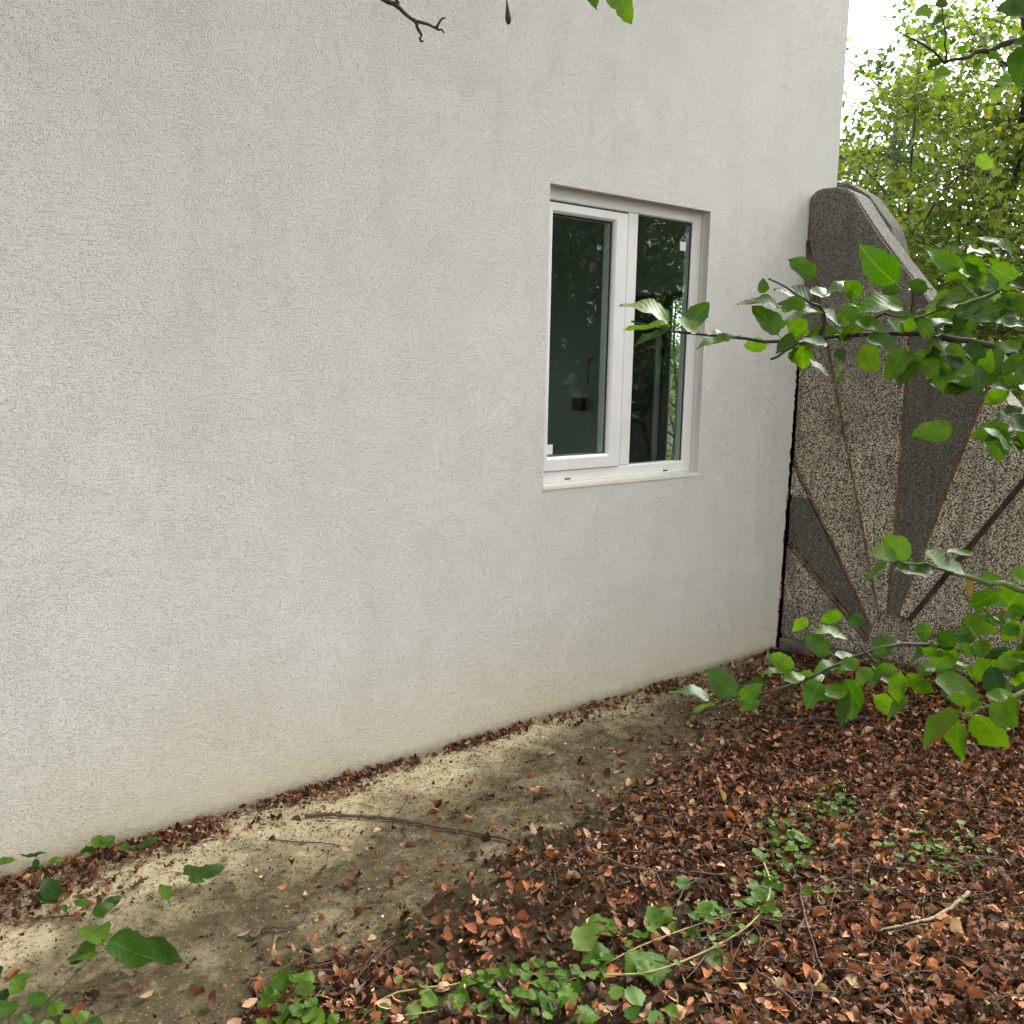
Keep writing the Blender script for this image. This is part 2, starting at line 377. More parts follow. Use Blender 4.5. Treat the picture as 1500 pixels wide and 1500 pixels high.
o = tag(link('path', mesh_np('path', np.c_[X.ravel(), Y.ravel(), path_z(X, Y).ravel()], np.c_[ii, ii+1, ii+nx+1, ii+nx], True), M['path']), kind='structure')
md = o.modifiers.new('thickness', 'SOLIDIFY'); md.thickness = 0.08; md.offset = -1
def surf(x, y):
    t = terrain(x, y); return np.where((np.asarray(x) < 4.3) & (np.asarray(y) > -1.33), np.maximum(t, path_z(x, y)), t)

# ------------------------------------------------------------------ house
WX0, WX1, WZ0, WZ1 = 2.5496, 3.5675, 1.0696, 2.3315          # window opening in the long wall
HXL, HXR, HTOP, NX0, NX1, NZ = -4.0, 4.607, 4.5, 4.318, 4.36, 1.72
house = empty('house', (0.3, 1.5, 0), 'white rough-plastered house wall with a double white window beside concrete slab', 'house')
# plaster coat with window opening and the chipped edge where it meets the concrete slab
def plaster_coat():
    V = []; F = []
    def quad(a, b, c, d):
        k = len(V); V.extend([a, b, c, d]); F.append((k, k+1, k+2, k+3))
    def rect(x0, x1, z0, z1): quad((x0, 0, z0), (x1, 0, z0), (x1, 0, z1), (x0, 0, z1))
    xe = 4.24
    xs = [HXL, WX0, WX1, xe, HXR]; zs = [-0.12, WZ0, NZ, WZ1, HTOP]
    for i in range(3):
        for j in range(4):
            if i == 1 and j in (1, 2): continue
            rect(xs[i], xs[i+1], zs[j], zs[j+1])
    rect(xe, HXR, NZ, WZ1); rect(xe, HXR, WZ1, HTOP)
    z = -0.12; r = random.Random(3); pe = NX0
    pts = []
    while z < NZ:
        gap = 0.001 + 0.026*max(0, 1-(z/1.25))**0.8 if z < 1.25 else 0.001
        pts.append((NX1-0.006-gap + r.uniform(-0.011, 0.006), z)); z += r.uniform(0.008, 0.035)
    pts.append((NX1, NZ))
    for a, b in zip(pts[:-1], pts[1:]): quad((xe, 0, a[1]), (a[0], 0, a[1]), (b[0], 0, b[1]), (xe, 0, b[1]))
    me = mesh_np('plaster', local(np.array(V), house), F)
    bm = bmesh.new(); bm.from_mesh(me); bmesh.ops.remove_doubles(bm, verts=bm.verts, dist=1e-5); bm.to_mesh(me); bm.free()
    o = link('plaster_wall', me, M['stucco'], house)
    md = o.modifiers.new('thickness', 'SOLIDIFY'); md.thickness = 0.03; md.offset = -1
    return o
plaster_coat()
b = MB()                                                       # masonry behind the plaster, front wall with hole
y0, y1 = 0.033, 0.30; g = 0.012
ym = 0.14
b.box(HXL+.01, WX0-g, y0, y1, -0.12, HTOP); b.box(WX1+g, HXR-.01, y0, ym, -0.12, HTOP); b.box(4.05, HXR-.011, ym, y1, -0.12, HTOP)
b.box(WX0-g, WX1+g, y0, ym, -0.12, WZ0-0.02); b.box(WX0-g, WX1+g, y0, ym, WZ1+g, HTOP)
b.box(WX0-g, 4.05, ym, y1, -0.12, WZ0-0.03); b.box(WX0-g, 4.05, ym, y1, WZ1+g+.01, HTOP)
b.build('masonry', M['masonry'], house)
EY0, EY1, EZ0, EZ1 = 0.42, 1.13, 0.80, 2.06                   # second opening, in the end wall
b = MB(); x0, x1 = 4.45, 4.595
b.box(x0, x1, 0.302, EY0, -0.12, HTOP); b.box(x0, x1, EY1, 5.0, -0.12, HTOP)
b.box(x0, x1, EY0, EY1, -0.12, EZ0); b.box(x0, x1, EY0, EY1, EZ1, HTOP)
b.box(HXL+.02, 1.9, 4.7, 5.0, -0.12, HTOP); b.box(3.3, x0-.002, 4.7, 5.0, -0.12, HTOP); b.box(1.9, 3.3, 4.7, 5.0, -0.12, 0.9); b.box(1.9, 3.3, 4.7, 5.0, 2.2, HTOP); b.box(HXL+.02, HXL+.25, 0.302, 4.698, -0.12, HTOP)  # unseen opening added in the back wall to brighten the room
b.build('end_wall', M['room'], house)
MB().box(1.0, 1.12, 0.302, 4.69, 0.06, 2.7).build('partition', M['room'], house)
MB().box(HXL+.26, x0-.004, 0.304, 4.69, -0.10, 0.05).build('room_floor', M['floorin'], house)
MB().box(HXL+.26, x0-.004, 0.304, 4.69, 2.72, 2.86).build('room_ceiling', M['room'], house)
b = MB(); V = [(HXL-.5,-.5,HTOP+.004),(HXR+.4,-.5,HTOP+.004),(HXR+.4,5.5,HTOP+.004),(HXL-.5,5.5,HTOP+.004),(HXL-.5,-.5,HTOP+.14),(HXR+.4,-.5,HTOP+.14),(HXR+.4,5.5,HTOP+.14),(HXL-.5,5.5,HTOP+.14),(HXL+2,2.5,HTOP+1.7),(HXR-2,2.5,HTOP+1.7)]
b.add(V, [(3,2,1,0),(0,1,5,4),(1,2,6,5),(2,3,7,6),(3,0,4,7),(4,5,9,8),(5,6,9),(6,7,8,9),(7,4,8)]); b.build('roof', M['roof'], house)
MB().box(4.40, 4.448, 1.77, 1.87, 1.27, 1.36).build('junction_box', M['redbox'], house, bevel=0.004)
MB().box(4.38, 4.446, 1.14, 1.44, 0.052, 2.04).build('door_leaf', plain('door_navy', (0.012, 0.016, 0.03), 0.5), house, bevel=0.003)
r = random.Random(11)
z = 0.0
while z < 0.95:                                                 # broken brickwork showing in the gap
    h = r.uniform(0.03, 0.085); w = 0.020 + 0.018*max(0, 1-z/1.2)
    b = MB().box(4.326-w*0.5, 4.357+r.uniform(-.008, .002), 0.001+r.uniform(0, .012), 0.0325, z, z+h-0.006)
    o = b.build('brick', M['brick'], house, bevel=0.004)
    z += h

# window
win = MB()
def ring(m, x0, x1, z0, z1, wl, wr, wb, wt, ya, yb, ch=0.006):
    """mitred frame with a chamfered inner lip; ya front, yb back"""
    o_ = [(x0, z0), (x1, z0), (x1, z1), (x0, z1)]; i_ = [(x0+wl, z0+wb), (x1-wr, z0+wb), (x1-wr, z1-wt), (x0+wl, z1-wt)]
    c_ = [(x0+wl-ch, z0+wb-ch), (x1-wr+ch, z0+wb-ch), (x1-wr+ch, z1-wt+ch), (x0+wl-ch, z1-wt+ch)]
    V = [(x, ya, z) for x, z in o_] + [(x, ya, z) for x, z in c_] + [(x, ya+ch, z) for x, z in i_] + [(x, yb, z) for x, z in i_] + [(x, yb, z) for x, z in o_]
    F = []
    for k in range(4):
        j = (k+1) % 4
        for a in range(4): F.append((a*4+k, a*4+j, (a+1)*4+j, (a+1)*4+k))
        F.append((16+k, 16+j, j, k))
    m.add(V, F); return m
wb = ring(MB(), WX0-.035, WX1-.001, WZ0+.004, WZ1+.008, .06, .060, .055, .062, .052, .102)
window = wb.build('window', M['pvc'], house, bevel=0.0015); window['label'] = 'white plastic double window with one opening sash'
MB().box(3.064, 3.128, .051, .127, WZ0+.0595, 2.2765).build('mullion', M['pvc'], window, bevel=.004)
ring(MB(), 2.560, 3.052, 1.128, 2.268, .050, .080, .062, .042, .040, .115, .010).build('sash_frame', M['pvc'], window, bevel=.003)
ring(MB(), 2.552, 3.0625, 1.1255, 2.2745, .012, .012, .004, .012, .0535, .11, .002).build('gasket', M['gasket'], window)
MB().box(2.604, 2.978, .068, .074, 1.184, 2.232).build('pane', M['glass'], window)
MB().box(3.124, 3.512, .068, .074, 1.122, 2.276).build('pane', M['glass'], window)
ring(MB(), 2.6, 2.981, 1.181, 2.235, .014, .014, .013, .013, .0615, .0675, .002).build('glazing_seal', M['gasket'], window)
ring(MB(), 3.120, 3.515, 1.118, 2.279, .013, .013, .011, .011, .0615, .0675, .002).build('glazing_seal', M['gasket'], window)
MB().box(2.612, 2.655, .0655, .0675, 1.20, 1.243).build('sticker', M['paper'], window)
MB().box(3.435, 3.476, .0655, .0675, 2.145, 2.187).build('sticker', M['paper'], window)
for x in (2.735, 3.385): MB().box(x-.016, x+.016, .0495, .0535, 1.083, 1.089).build('drain_slot', M['gasket'], window)
MB().tube([(2.955, .135, 1.62), (2.955, .165, 1.62), (2.955, .168, 1.60), (2.955, .168, 1.50)], [.006, .006, .006, .005], 8).build('handle', M['slab'], window, True)
b = MB(); b.box(WX1+.0005, WX1+.0115, .0305, .139, WZ0-.018, WZ1+.0115); b.box(WX0-.0115, WX0-.0005, .0305, .30, WZ0-.018, WZ1+.0115)
b.box(WX0, WX1, .0305, .139, WZ1+.0005+.008, WZ1+.0115); b.build('reveal', M['reveal'], house)
b = MB(); b.add([(WX0, -.004, WZ0-.004), (WX1, -.004, WZ0-.004), (WX1, .060, WZ0+.0035), (WX0, .060, WZ0+.0035), (WX0, -.004, WZ0-.016), (WX1, -.004, WZ0-.016), (WX1, .060, WZ0-.016), (WX0, .060, WZ0-.016)],
    [(0,1,2,3),(7,6,5,4),(0,4,5,1),(1,5,6,2),(2,6,7,3),(3,7,4,0)]); b.build('sill', M['sillp'], house)
# second window in the end wall: plain frame and pane
ring2 = MB(); xw = 4.50
for (ya, yb, za, zb) in ((EY0, EY0+.025, EZ0, EZ1), (EY1-.025, EY1, EZ0, EZ1), (EY0+.025, EY1-.025, EZ0, EZ0+.05), (EY0+.025, EY1-.025, EZ1-.05, EZ1)):
    ring2.box(xw, xw+.06, ya, yb, za, zb)
ew = ring2.build('window', M['gasket'], house)
MB().box(xw+.025, xw+.03, EY0+.025, EY1-.025, EZ0+.05, EZ1-.05).build('pane', M['glass'], ew)

# ------------------------------------------------------------------ concrete slab with fan of washed panels
PA = rad(10.0); PO = np.array([4.362, 0.0, 0.0]); PU = np.array([math.sin(PA), -math.cos(PA), 0]); PN = np.array([math.cos(PA), math.sin(PA), 0])
def pw(u, z, d=0.0): return PO + PU*u + np.array([0, 0, z]) + PN*d            # d>0 goes into the slab, away from the viewer
slab = empty('concrete_slab', pw(0.9, 0, 0.1), 'tall weathered washed-concrete slab with sloping top and fan of rusty strips', 'wall')
TH = 0.24
top = [(0.003, 2.500), (0.025, 2.525), (0.06, 2.535), (0.13, 2.535), (0.19, 2.522), (0.235, 2.492), (0.285, 2.42), (0.36, 2.315), (0.47, 2.175), (0.615, 2.00), (0.80, 1.735), (0.97, 1.545), (1.14, 1.355), (1.40, 1.05), (1.62, 0.72), (1.75, 0.38), (1.78, -0.15)]
outline = [(0.003, -0.15)] + top
def prism(poly, d0, d1, mb):
    V = [pw(u, z, d0) for u, z in poly] + [pw(u, z, d1) for u, z in poly]; n = len(poly)
    F = [tuple(range(n)), tuple(range(2*n-1, n-1, -1))] + [(i+n, (i+1) % n + n, (i+1) % n, i) for i in range(n)]
    return mb.add(V, F)
body = prism(outline, 0.016, TH, MB()).build('slab_body', M['wash_mid'], slab, bevel=0.010)
# rays of the fan: (u, z) lower end -> upper end
FC = (0.62, 0.20)
def clip_ray(p0, p1):
    """run the ray from p0 through p1 out to the outline, 2 cm short of the edge"""
    p0 = np.array(p0); dd = np.array(p1)-p0; best = None
    q = outline + [outline[0]]
    for a, b_ in zip(q[:-1], q[1:]):
        a = np.array(a); e = np.array(b_)-a; det = dd[0]*(-e[1]) + e[0]*dd[1]
        if abs(det) < 1e-9: continue
        t = ((a-p0)[0]*(-e[1]) + e[0]*(a-p0)[1])/det; s_ = (dd[0]*(a-p0)[1] - dd[1]*(a-p0)[0])/det
        if t > 0.05 and -1e-6 <= s_ <= 1+1e-6 and (best is None or t < best): best = t
    return p0 + dd*best
rays = [((0.50, 0.16), (0.036, 0.607)), ((0.515, 0.24), (0.023, 1.069)), ((0.545, 0.31), (0.172, 1.668)), ((0.588, 0.32), (0.585, 1.604)),
        ((0.640, 0.32), (0.936, 1.414)), ((0.700, 0.31), (1.161, 1.087)), ((0.74, 0.20), (1.30, 0.55))]
ends = []
for a, b_ in rays:
    e = clip_ray(a, b_); ends.append((np.array(a), e))
def side_poly(k):
    """sector between ray k and ray k+1, following the outline between their ends"""
    (a0, e0), (a1, e1) = ends[k], ends[k+1]
    def param(e):
        best = (9, 0)
        for i in range(len(outline)-1):
            a = np.array(outline[i]); b_ = np.array(outline[i+1]); t = np.clip((e-a)@(b_-a)/((b_-a)@(b_-a)), 0, 1)
            dd = np.linalg.norm(a+(b_-a)*t-e)
            if dd < best[0]: best = (dd, i+t)
        return best[1]
    s0, s1 = param(e0), param(e1)
    mids = [np.array(outline[i]) for i in range(len(outline)) if s0+0.01 < i < s1-0.01]
    poly = [a0, e0] + mids + [e1, a1]
    c = np.mean(poly, axis=0)
    return [tuple(p + (c-p)*min(0.4, 0.012/np.linalg.norm(p-c)) ) for p in poly]
secm = ['wash_dark', 'wash_mid', 'wash_light', 'wash_dark', 'wash_light', 'wash_mid']
for k in range(len(ends)-1):
    poly = side_poly(k)
    if k == 0:      # the dark wedge stops short under a flat cut
        poly = [(0.497, 0.178), (0.012, 0.655), (0.008, 0.860), (0.025, 0.882), (0.115, 0.880), (0.512, 0.232)]
        prism([(0.008, 0.895), (0.008, 1.055), (0.102, 0.905)], -0.001, 0.0155, MB()).build('fan_panel', M['wash_light'], slab)
    prism(poly, -0.003 if k % 2 else 0.001, 0.0155, MB()).build('fan_panel', M[secm[k]], slab, bevel=0.002)
prism([(0.006, 0.09), (0.006, 0.605), (0.475, 0.155), (0.475, 0.09)], 0.0, 0.0155, MB()).build('fan_panel', M['wash_mid'], slab, bevel=0.002)
prism([(0.765, 0.17), (1.70, 0.43), (1.74, 0.09), (0.765, 0.09)], 0.0, 0.0155, MB()).build('fan_panel', M['wash_mid'], slab, bevel=0.002)
for k, (a, e) in enumerate(ends):
    dv = (e-a)/np.linalg.norm(e-a); pn = np.array([-dv[1], dv[0]])*(0.0045 if k != 5 else 0.013)
    e2 = e - dv*0.015
    o = prism([tuple(a-pn), tuple(a+pn), tuple(e2+pn), tuple(e2-pn)], -0.006 if k != 5 else -0.012, 0.0155, MB()).build('metal_strip', M['strip' if k != 5 else 'strip_dark'], slab)
prism([(0.012, 0.0), (0.012, 0.075), (1.76, 0.075), (1.76, 0.0)], -0.03, 0.0155, MB()).build('plinth', M['slab'], slab, bevel=0.004)
COPZ = (2.60, 2.53, 2.36, 2.22)
# old coping stub behind the slab
cp = empty('old_coping', pw(0.35, 0, 0.55), 'crumbling grey concrete coping half hidden behind the slab top', 'wall')
b = MB(); prism([(0.0, -0.1), (0.0, COPZ[0]), (0.08, COPZ[0]+.008), (0.20, COPZ[1]), (0.33, COPZ[2]), (0.38, COPZ[3]), (0.42, 2.1), (0.43, -0.1)], 0.30, 0.50, b)
b.build('coping_block', M['wash_mid'], cp, bevel=0.012)

# ------------------------------------------------------------------ leaves
def leaf_mesh(name, mat, seed, fold=0.25, curl=0.25, width=0.30, serr=0.03, rows=12, twist=0.0, stalk=0.16, lobe=0.0):
    r = random.Random(seed); V = []; F = []; ph = r.uniform(0, 6.28)
    for i in range(rows):
        t = i/(rows-1); w = width*math.sin(math.pi*min(1, t**0.78))**0.72*(1-0.12*t) * (1 + (serr if i % 2 else -serr)) * (1 + lobe*math.sin(t*11+ph))
        if i in (0, rows-1): w = 0.004
        zc = -curl*(t**1.7)*0.6 + 0.03*math.sin(t*7+seed); a = twist*t
        yo = 0.05*math.sin(t*3+seed)*math.sin(math.pi*t)
        for sgn in (-1, 0, 1):
            y = sgn*w*(1+r.uniform(-.07, .07)); z = fold*abs(sgn)*w + (r.uniform(-.02, .02) + .03*math.sin(t*14+ph+sgn) if sgn else 0)
            V.append((t, yo + y*math.cos(a)-z*math.sin(a), zc + y*math.sin(a)+z*math.cos(a)))
    for i in range(rows-1):
        for k in range(2): F.append((i*3+k, (i+1)*3+k, (i+1)*3+k+1, i*3+k+1))
    k = len(V)
    if stalk:
        V += [(-stalk, 0.0, 0.02), (-stalk, 0.012, 0.0), (-stalk, -0.012, 0.0), (0.03, 0.0, 0.012), (0.03, 0.012, -0.006), (0.03, -0.012, -0.006)]
        F += [(k, k+1, k+4, k+3), (k+1, k+2, k+5, k+4), (k+2, k, k+3, k+5)]
    me = mesh_np(name, np.array(V), F, True); me.materials.append(mat); return me
def fam(nm, mat, n=4, **kw):
    out = []
    for s in range(n):
        r = random.Random(hash(nm) % 1000 + s if False else s*17+len(nm))
        k = dict(fold=r.uniform(.12, .45), curl=r.uniform(.0, .8), width=r.uniform(.30, .39), twist=r.uniform(-.7, .7)); k.update(kw)
        out.append(leaf_mesh(nm, M[mat], s+1, **k))
    return out
LF = dict(plum=fam('plum_leaf', 'leaf_plum', 5), shade=fam('deep_leaf', 'leaf_shade', 4), yellow=fam('yellow_leaf', 'leaf_yellow', 2),
          vine=fam('vine_leaf', 'leaf_vine', 5, width=0.40, serr=0.07, lobe=0.08), pale=fam('pale_leaf', 'leaf_pale', 3, width=0.40, serr=0.07, lobe=0.08))
def unit(v): return v/(np.linalg.norm(v)+1e-12)
def put_leaf(parent, me, base, tip, normal, wscale=1.0, name='leaf'):
    base = np.array(base, float); ax = np.array(tip, float)-base; L = np.linalg.norm(ax); x = ax/L
    nrm = np.array(normal, float); nrm = nrm - x*(nrm@x); nrm = unit(nrm); y = np.cross(nrm, x)
    o = bpy.data.objects.new(name, me); COL.objects.link(o)
    p = np.array(wloc(parent)) if parent is not None else np.zeros(3)
    if parent is not None: o.parent = parent
    b_ = base-p; ys = L*wscale
    o.matrix_local = Matrix(((x[0]*L, y[0]*ys, nrm[0]*L, b_[0]), (x[1]*L, y[1]*ys, nrm[1]*L, b_[1]), (x[2]*L, y[2]*ys, nrm[2]*L, b_[2]), (0, 0, 0, 1)))
    return o
def leaf_px(parent, me, bp, tp, wpx, d, flip=1, dd=0.0, rs=None):
    """leaf whose base and tip project near two picture points at about depth d; wpx sets how far it is turned edge-on"""
    B = at(bp[0], bp[1], d); T = at(tp[0], tp[1], d+dd); ax = T-B; L = np.linalg.norm(ax)
    full = 0.58*math.hypot(tp[0]-bp[0], tp[1]-bp[1])
    c = min(1.0, wpx/max(full, 1)); ang = math.acos(c)*flip
    tc = unit(CAM-B); x = ax/L; n0 = unit(tc - x*(tc@x)); y0 = np.cross(n0, x)
    if y0[2] < 0: ang = -ang
    nrm = n0*math.cos(ang) + y0*math.sin(ang)*1.0
    if nrm[2] < 0 and c < 0.8: nrm = n0*math.cos(ang) - y0*math.sin(ang)
    ws = 1.0 if wpx <= full else min(1.5, wpx/full)
    return put_leaf(parent, me, B, T, nrm, ws)

# ------------------------------------------------------------------ fruit tree whose branches hang into the view
TB = CAM + RX*1.95 + FX*1.45; TB = np.array([TB[0], TB[1], float(terrain(TB[0], TB[1]))-0.02])
tree = empty('plum_tree', TB, 'glossy green leafy fruit tree branches reaching across in front of the slab', 'tree')
trunk_pts = spline([TB, TB+[.03, .02, .6], TB+[-.02, .06, 1.3], TB+[.05, .10, 2.0], TB+[.0, .05, 2.9], TB+[.1, .1, 3.9]], 22)
MB().tube(trunk_pts, list(np.linspace(.085, .02, 22)), 12).build('trunk', M['bark_dark'], tree, True)
def tz(z):
    i = np.argmin(abs(trunk_pts[:, 2]-z)); return trunk_pts[i]
def branch(pts, r0, r1, mat='bark_dark', name='branch', n=26):
    P = spline(pts, n); P = P + rng.normal(0, 0.0016, P.shape)
    o = MB().tube(P, list(np.linspace(r0, r1, n)), 7).build(name, M[mat], tree, True)
    return o, P
def z4(p): return (900+p[0]/2.5, 350+p[1]/2.5)
def z5(p): return (940+p[0]/2.679, 740+p[1]/2.679)
def z6(p): return (1200+p[0]/5.0, 980+p[1]/5.0)
def z7(p): return (1200+p[0]/5.0, p[1]/5.0)
def zt(p): return (540+p[0]/3.571, p[1]/3.571)
def leaves_from(br, conv, lst, d, k, mats=('plum',), jit=0.05):
    for (bx, by, tx, ty, w, *m) in lst:
        f = m[0] if m else rnd.choice(mats)
        dp = d + rnd.uniform(-jit, jit)
        leaf_px(br, rnd.choice(LF[f]), conv((bx, by)), conv((tx, ty)), w/k, dp, rnd.choice((1, -1)), rnd.uniform(-.02, .02))
def fill(br, n, x0, x1, y0, y1, d0, d1, size, mats, droop=0.3, test=None):
    c = 0
    while c < n:
        x, y = rnd.uniform(x0, x1), rnd.uniform(y0, y1)
        if test and not test(x, y): continue
        c += 1
        d = rnd.uniform(d0, d1); B = at(x, y, d); L = size*rnd.uniform(.7, 1.2)
        a = rnd.uniform(0, 6.283); v = unit(RX*math.cos(a) + UX*(math.sin(a)*.6-droop) + FX*rnd.uniform(-.5, .5))
        nn = unit(np.array([0, 0, 1.0])*rnd.uniform(.3, 1) + (CAM-B)*rnd.uniform(.1, .6) + rng.normal(0, .4, 3))
        put_leaf(br, rnd.choice(LF[rnd.choice(mats)]), B, B+v*L, nn)
# branch at window height
D1 = 1.42
b1, _ = branch([at(925, 470, D1), at(1000, 487, D1), at(1090, 495, D1+.02), at(1165, 500, D1+.03), at(1240, 490, D1+.02), at(1330, 488, D1+.04), at(1400, 497, D1+.06), at(1470, 512, D1+.08), at(1600, 560, D1+.12), at(1900, 610, D1+.08), tz(1.38)], .0015, .0070)
l1 = [(205,300,50,205,60),(200,320,35,310,15),(215,325,65,390,25),(270,320,350,225,75),(300,335,230,290,35,'pale'),(440,360,300,395,30),(400,350,345,340,12),
 (600,350,510,235,80),(600,250,455,215,45),(540,200,545,145,40),(740,140,630,75,65),(735,240,605,155,60),(700,250,600,225,55),(690,390,690,485,80),(660,380,590,410,30),
 (760,270,630,280,30),(690,350,640,300,60),(780,200,900,130,30),(1030,165,895,45,100),(900,210,840,160,55),(1060,240,880,235,70),(1145,190,1075,160,55),(880,350,700,350,40),
 (910,390,960,490,80),(920,360,1060,410,45),(1060,400,1000,520,75),(1090,420,1215,510,75),(830,400,830,445,50),(1280,390,1370,430,55),(1300,450,1240,500,60),(1330,460,1350,560,50),
 (1110,290,1060,340,50),(1300,200,1100,250,60),(1340,230,1230,310,35),(1240,300,1120,310,30),(1160,380,1200,440,40),(1400,190,1270,60,60),(1360,130,1290,180,60),(1440,210,1390,300,60),
 (1500,230,1380,290,60),(1235,690,1095,720,85),(650,240,610,270,40),(800,280,870,310,35),(950,300,870,330,40),(1000,300,1090,320,40),(640,310,560,330,30),(720,200,800,170,40),(980,200,1060,170,45),
 (1070,440,1065,390,20,'yellow'),(1180,260,1260,220,40),(1210,400,1290,420,40),(820,350,900,330,40),(760,330,840,360,35)]
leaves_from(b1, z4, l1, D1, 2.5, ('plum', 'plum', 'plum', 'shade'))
s1, _ = branch([at(*z4((760,350)), D1+.03), at(*z4((770,270)), D1+.02), at(*z4((690,210)), D1), at(*z4((560,145)), D1)], .0035, .0012, n=12)
s2, _ = branch([at(*z4((700,355)), D1+.03), at(*z4((660,390)), D1+.01), at(*z4((570,445)), D1)], .003, .0018, n=9)
s3, _ = branch([at(*z4((870,352)), D1+.03), at(*z4((960,285)), D1+.02), at(*z4((1060,285)), D1+.03)], .0035, .0012, n=9)
s4, _ = branch([tz(1.62), at(1800, 380, D1+.1), at(1560, 385, D1+.10), at(1500, 407, D1+.10), at(1444, 434, D1+.08), at(1385, 452, D1+.06), at(1320, 470, D1+.05)], .0065, .0016, 'green_stem')
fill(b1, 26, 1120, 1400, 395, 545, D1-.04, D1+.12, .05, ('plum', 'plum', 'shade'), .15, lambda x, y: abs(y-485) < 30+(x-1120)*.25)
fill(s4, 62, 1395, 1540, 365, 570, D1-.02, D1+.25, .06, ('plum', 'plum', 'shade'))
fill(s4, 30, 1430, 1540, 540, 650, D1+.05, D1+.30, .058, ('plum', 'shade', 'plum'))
# branch near the ground
D2 = 1.60
b2, _ = branch([at(*z5((165,830)), D2), at(*z5((320,780)), D2), at(*z5((470,740)), D2), at(*z5((620,700)), D2), at(*z5((740,640)), D2), at(*z5((850,590)), D2+.02), at(*z5((950,560)), D2+.02), at(*z5((1050,545)), D2+.03), at(*z5((1200,560)), D2+.04), at(*z5((1350,590)), D2+.05), at(*z5((1500,605)), D2+.05), at(1700, 980, D2+.05), tz(0.75)], .0014, .0055)
l2 = [(270,760,120,700,50),(290,775,165,825,25),(370,740,250,650,105),(380,770,460,700,60),(460,770,400,800,40),(490,700,390,710,40),(600,640,490,590,70),(590,650,465,660,30),
 (740,580,630,510,75),(655,450,585,490,45),(785,420,700,460,50),(870,435,815,470,45),(760,590,850,580,40),(680,690,600,670,60),(700,690,650,790,75),(790,700,700,770,60),(800,680,860,800,80),
 (760,660,830,610,40),(780,620,680,630,35),(780,720,790,870,45,'shade'),(900,560,1025,520,75),(850,650,900,690,45),(1010,650,1005,780,70),(1040,660,1150,740,70),(1000,640,920,640,50),
 (1160,550,1040,600,50),(1070,500,1150,490,60),(1160,500,1240,560,70),(1230,560,1130,660,70),(1150,690,1350,720,85),(1240,490,1290,490,40),(1290,560,1390,560,60),(1350,750,1500,740,60),
 (640,690,720,650,45),(900,640,850,700,50),(960,560,900,600,45),(1100,560,1180,600,45),(560,690,640,650,40),(1360,600,1450,560,50),(1400,620,1480,660,50),(940,650,880,720,45,'shade')]
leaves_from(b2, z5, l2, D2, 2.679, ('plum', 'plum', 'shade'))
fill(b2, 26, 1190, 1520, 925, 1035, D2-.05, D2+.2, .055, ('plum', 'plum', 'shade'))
branch([at(*z5((920,625)), D2+.02), at(*z5((860,560)), D2), at(*z5((800,495)), D2-.02)], .003, .0014, n=8)
D3 = 1.5
b3, _ = branch([at(*z5((1000,215)), D3), at(*z5((1160,245)), D3), at(*z5((1300,290)), D3), at(*z5((1500,330)), D3+.02), at(1620, 900, D3+.1), at(1900, 930, D3+.1), tz(0.95)], .0016, .009, 'green_stem')
l3 = [(1050,210,945,120,90),(1000,200,915,175,35,'pale'),(970,225,870,300,30),(1140,260,990,250,60),(1110,190,1300,230,70),(1200,190,1300,175,20),(1270,280,1310,360,30,'yellow'),
 (1330,280,1420,300,70),(1490,330,1420,420,110),(1400,340,1290,410,70),(1310,400,1360,420,40),(1440,400,1510,430,60),(1300,470,1400,500,60),(1420,470,1500,500,60),(1260,440,1330,470,45),(1450,290,1530,250,60),
 (1350,430,1300,520,60),(1480,450,1420,540,60)]
leaves_from(b3, z5, l3, D3, 2.679, ('plum',))
fill(b3, 22, 1420, 1540, 860, 990, D3, D3+.3, .058, ('plum', 'shade'))
D4 = 1.42
b4, _ = branch([at(*z6((1030,335)), D4), at(*z6((1220,290)), D4), at(*z6((1500,185)), D4+.02), at(1600, 990, D4+.1), at(1850, 980, D4+.15), tz(0.85)], .0016, .008, 'green_stem')
leaves_from(b4, z6, [(1010,300,720,490,130),(965,350,820,550,50,'yellow'),(1010,360,970,690,150),(1140,320,1380,600,190),(1240,270,1500,420,180),(1240,200,1440,160,90),(1350,250,1500,300,110),(1120,230,950,220,80)], D4, 5.0, ('plum',), .02)
# branches over the top edge of the view
D5 = 1.5
lim, _ = branch([tz(2.75), at(1700, -260, D5+.2), at(1300, -230, D5+.1), at(1000, -190, D5), at(750, -150, D5), at(600, -110, D5)], .028, .006)
tw, _ = branch([at(470, -70, D5), at(*zt((60,-15)), D5), at(*zt((150,45)), D5), at(*zt((240,105)), D5), at(*zt((345,145)), D5), at(*zt((392,170)), D5)], .0050, .0014, 'bark_dark', 'dead_twig', 16)
branch([at(600, -110, D5), at(520, -90, D5), at(470, -70, D5)], .007, .0065, n=6)
branch([at(*zt((345,145)), D5), at(*zt((370,115)), D5), at(*zt((396,88)), D5)], .0028, .0014, 'bark_dark', 'dead_twig', 6)
branch([at(*zt((238,105)), D5), at(*zt((262,155)), D5), at(*zt((266,205)), D5), at(*zt((290,218)), D5)], .0032, .0016, 'bark_dark', 'dead_twig', 9)
branch([at(*zt((150,45)), D5), at(*zt((152,10)), D5), at(*zt((150,-60)), D5)], .004, .003, 'bark_dark', 'dead_twig', 6)
pod, _ = branch([at(742, -90, D5), at(741, -30, D5), at(742, 0, D5)], .0012, .0010, 'bark_dark', 'pod_stalk', 8)
P = spline([at(742, -2, D5), at(743, 8, D5), at(744, 18, D5), at(744.5, 26, D5), at(745, 32, D5), at(745, 36, D5)], 12)
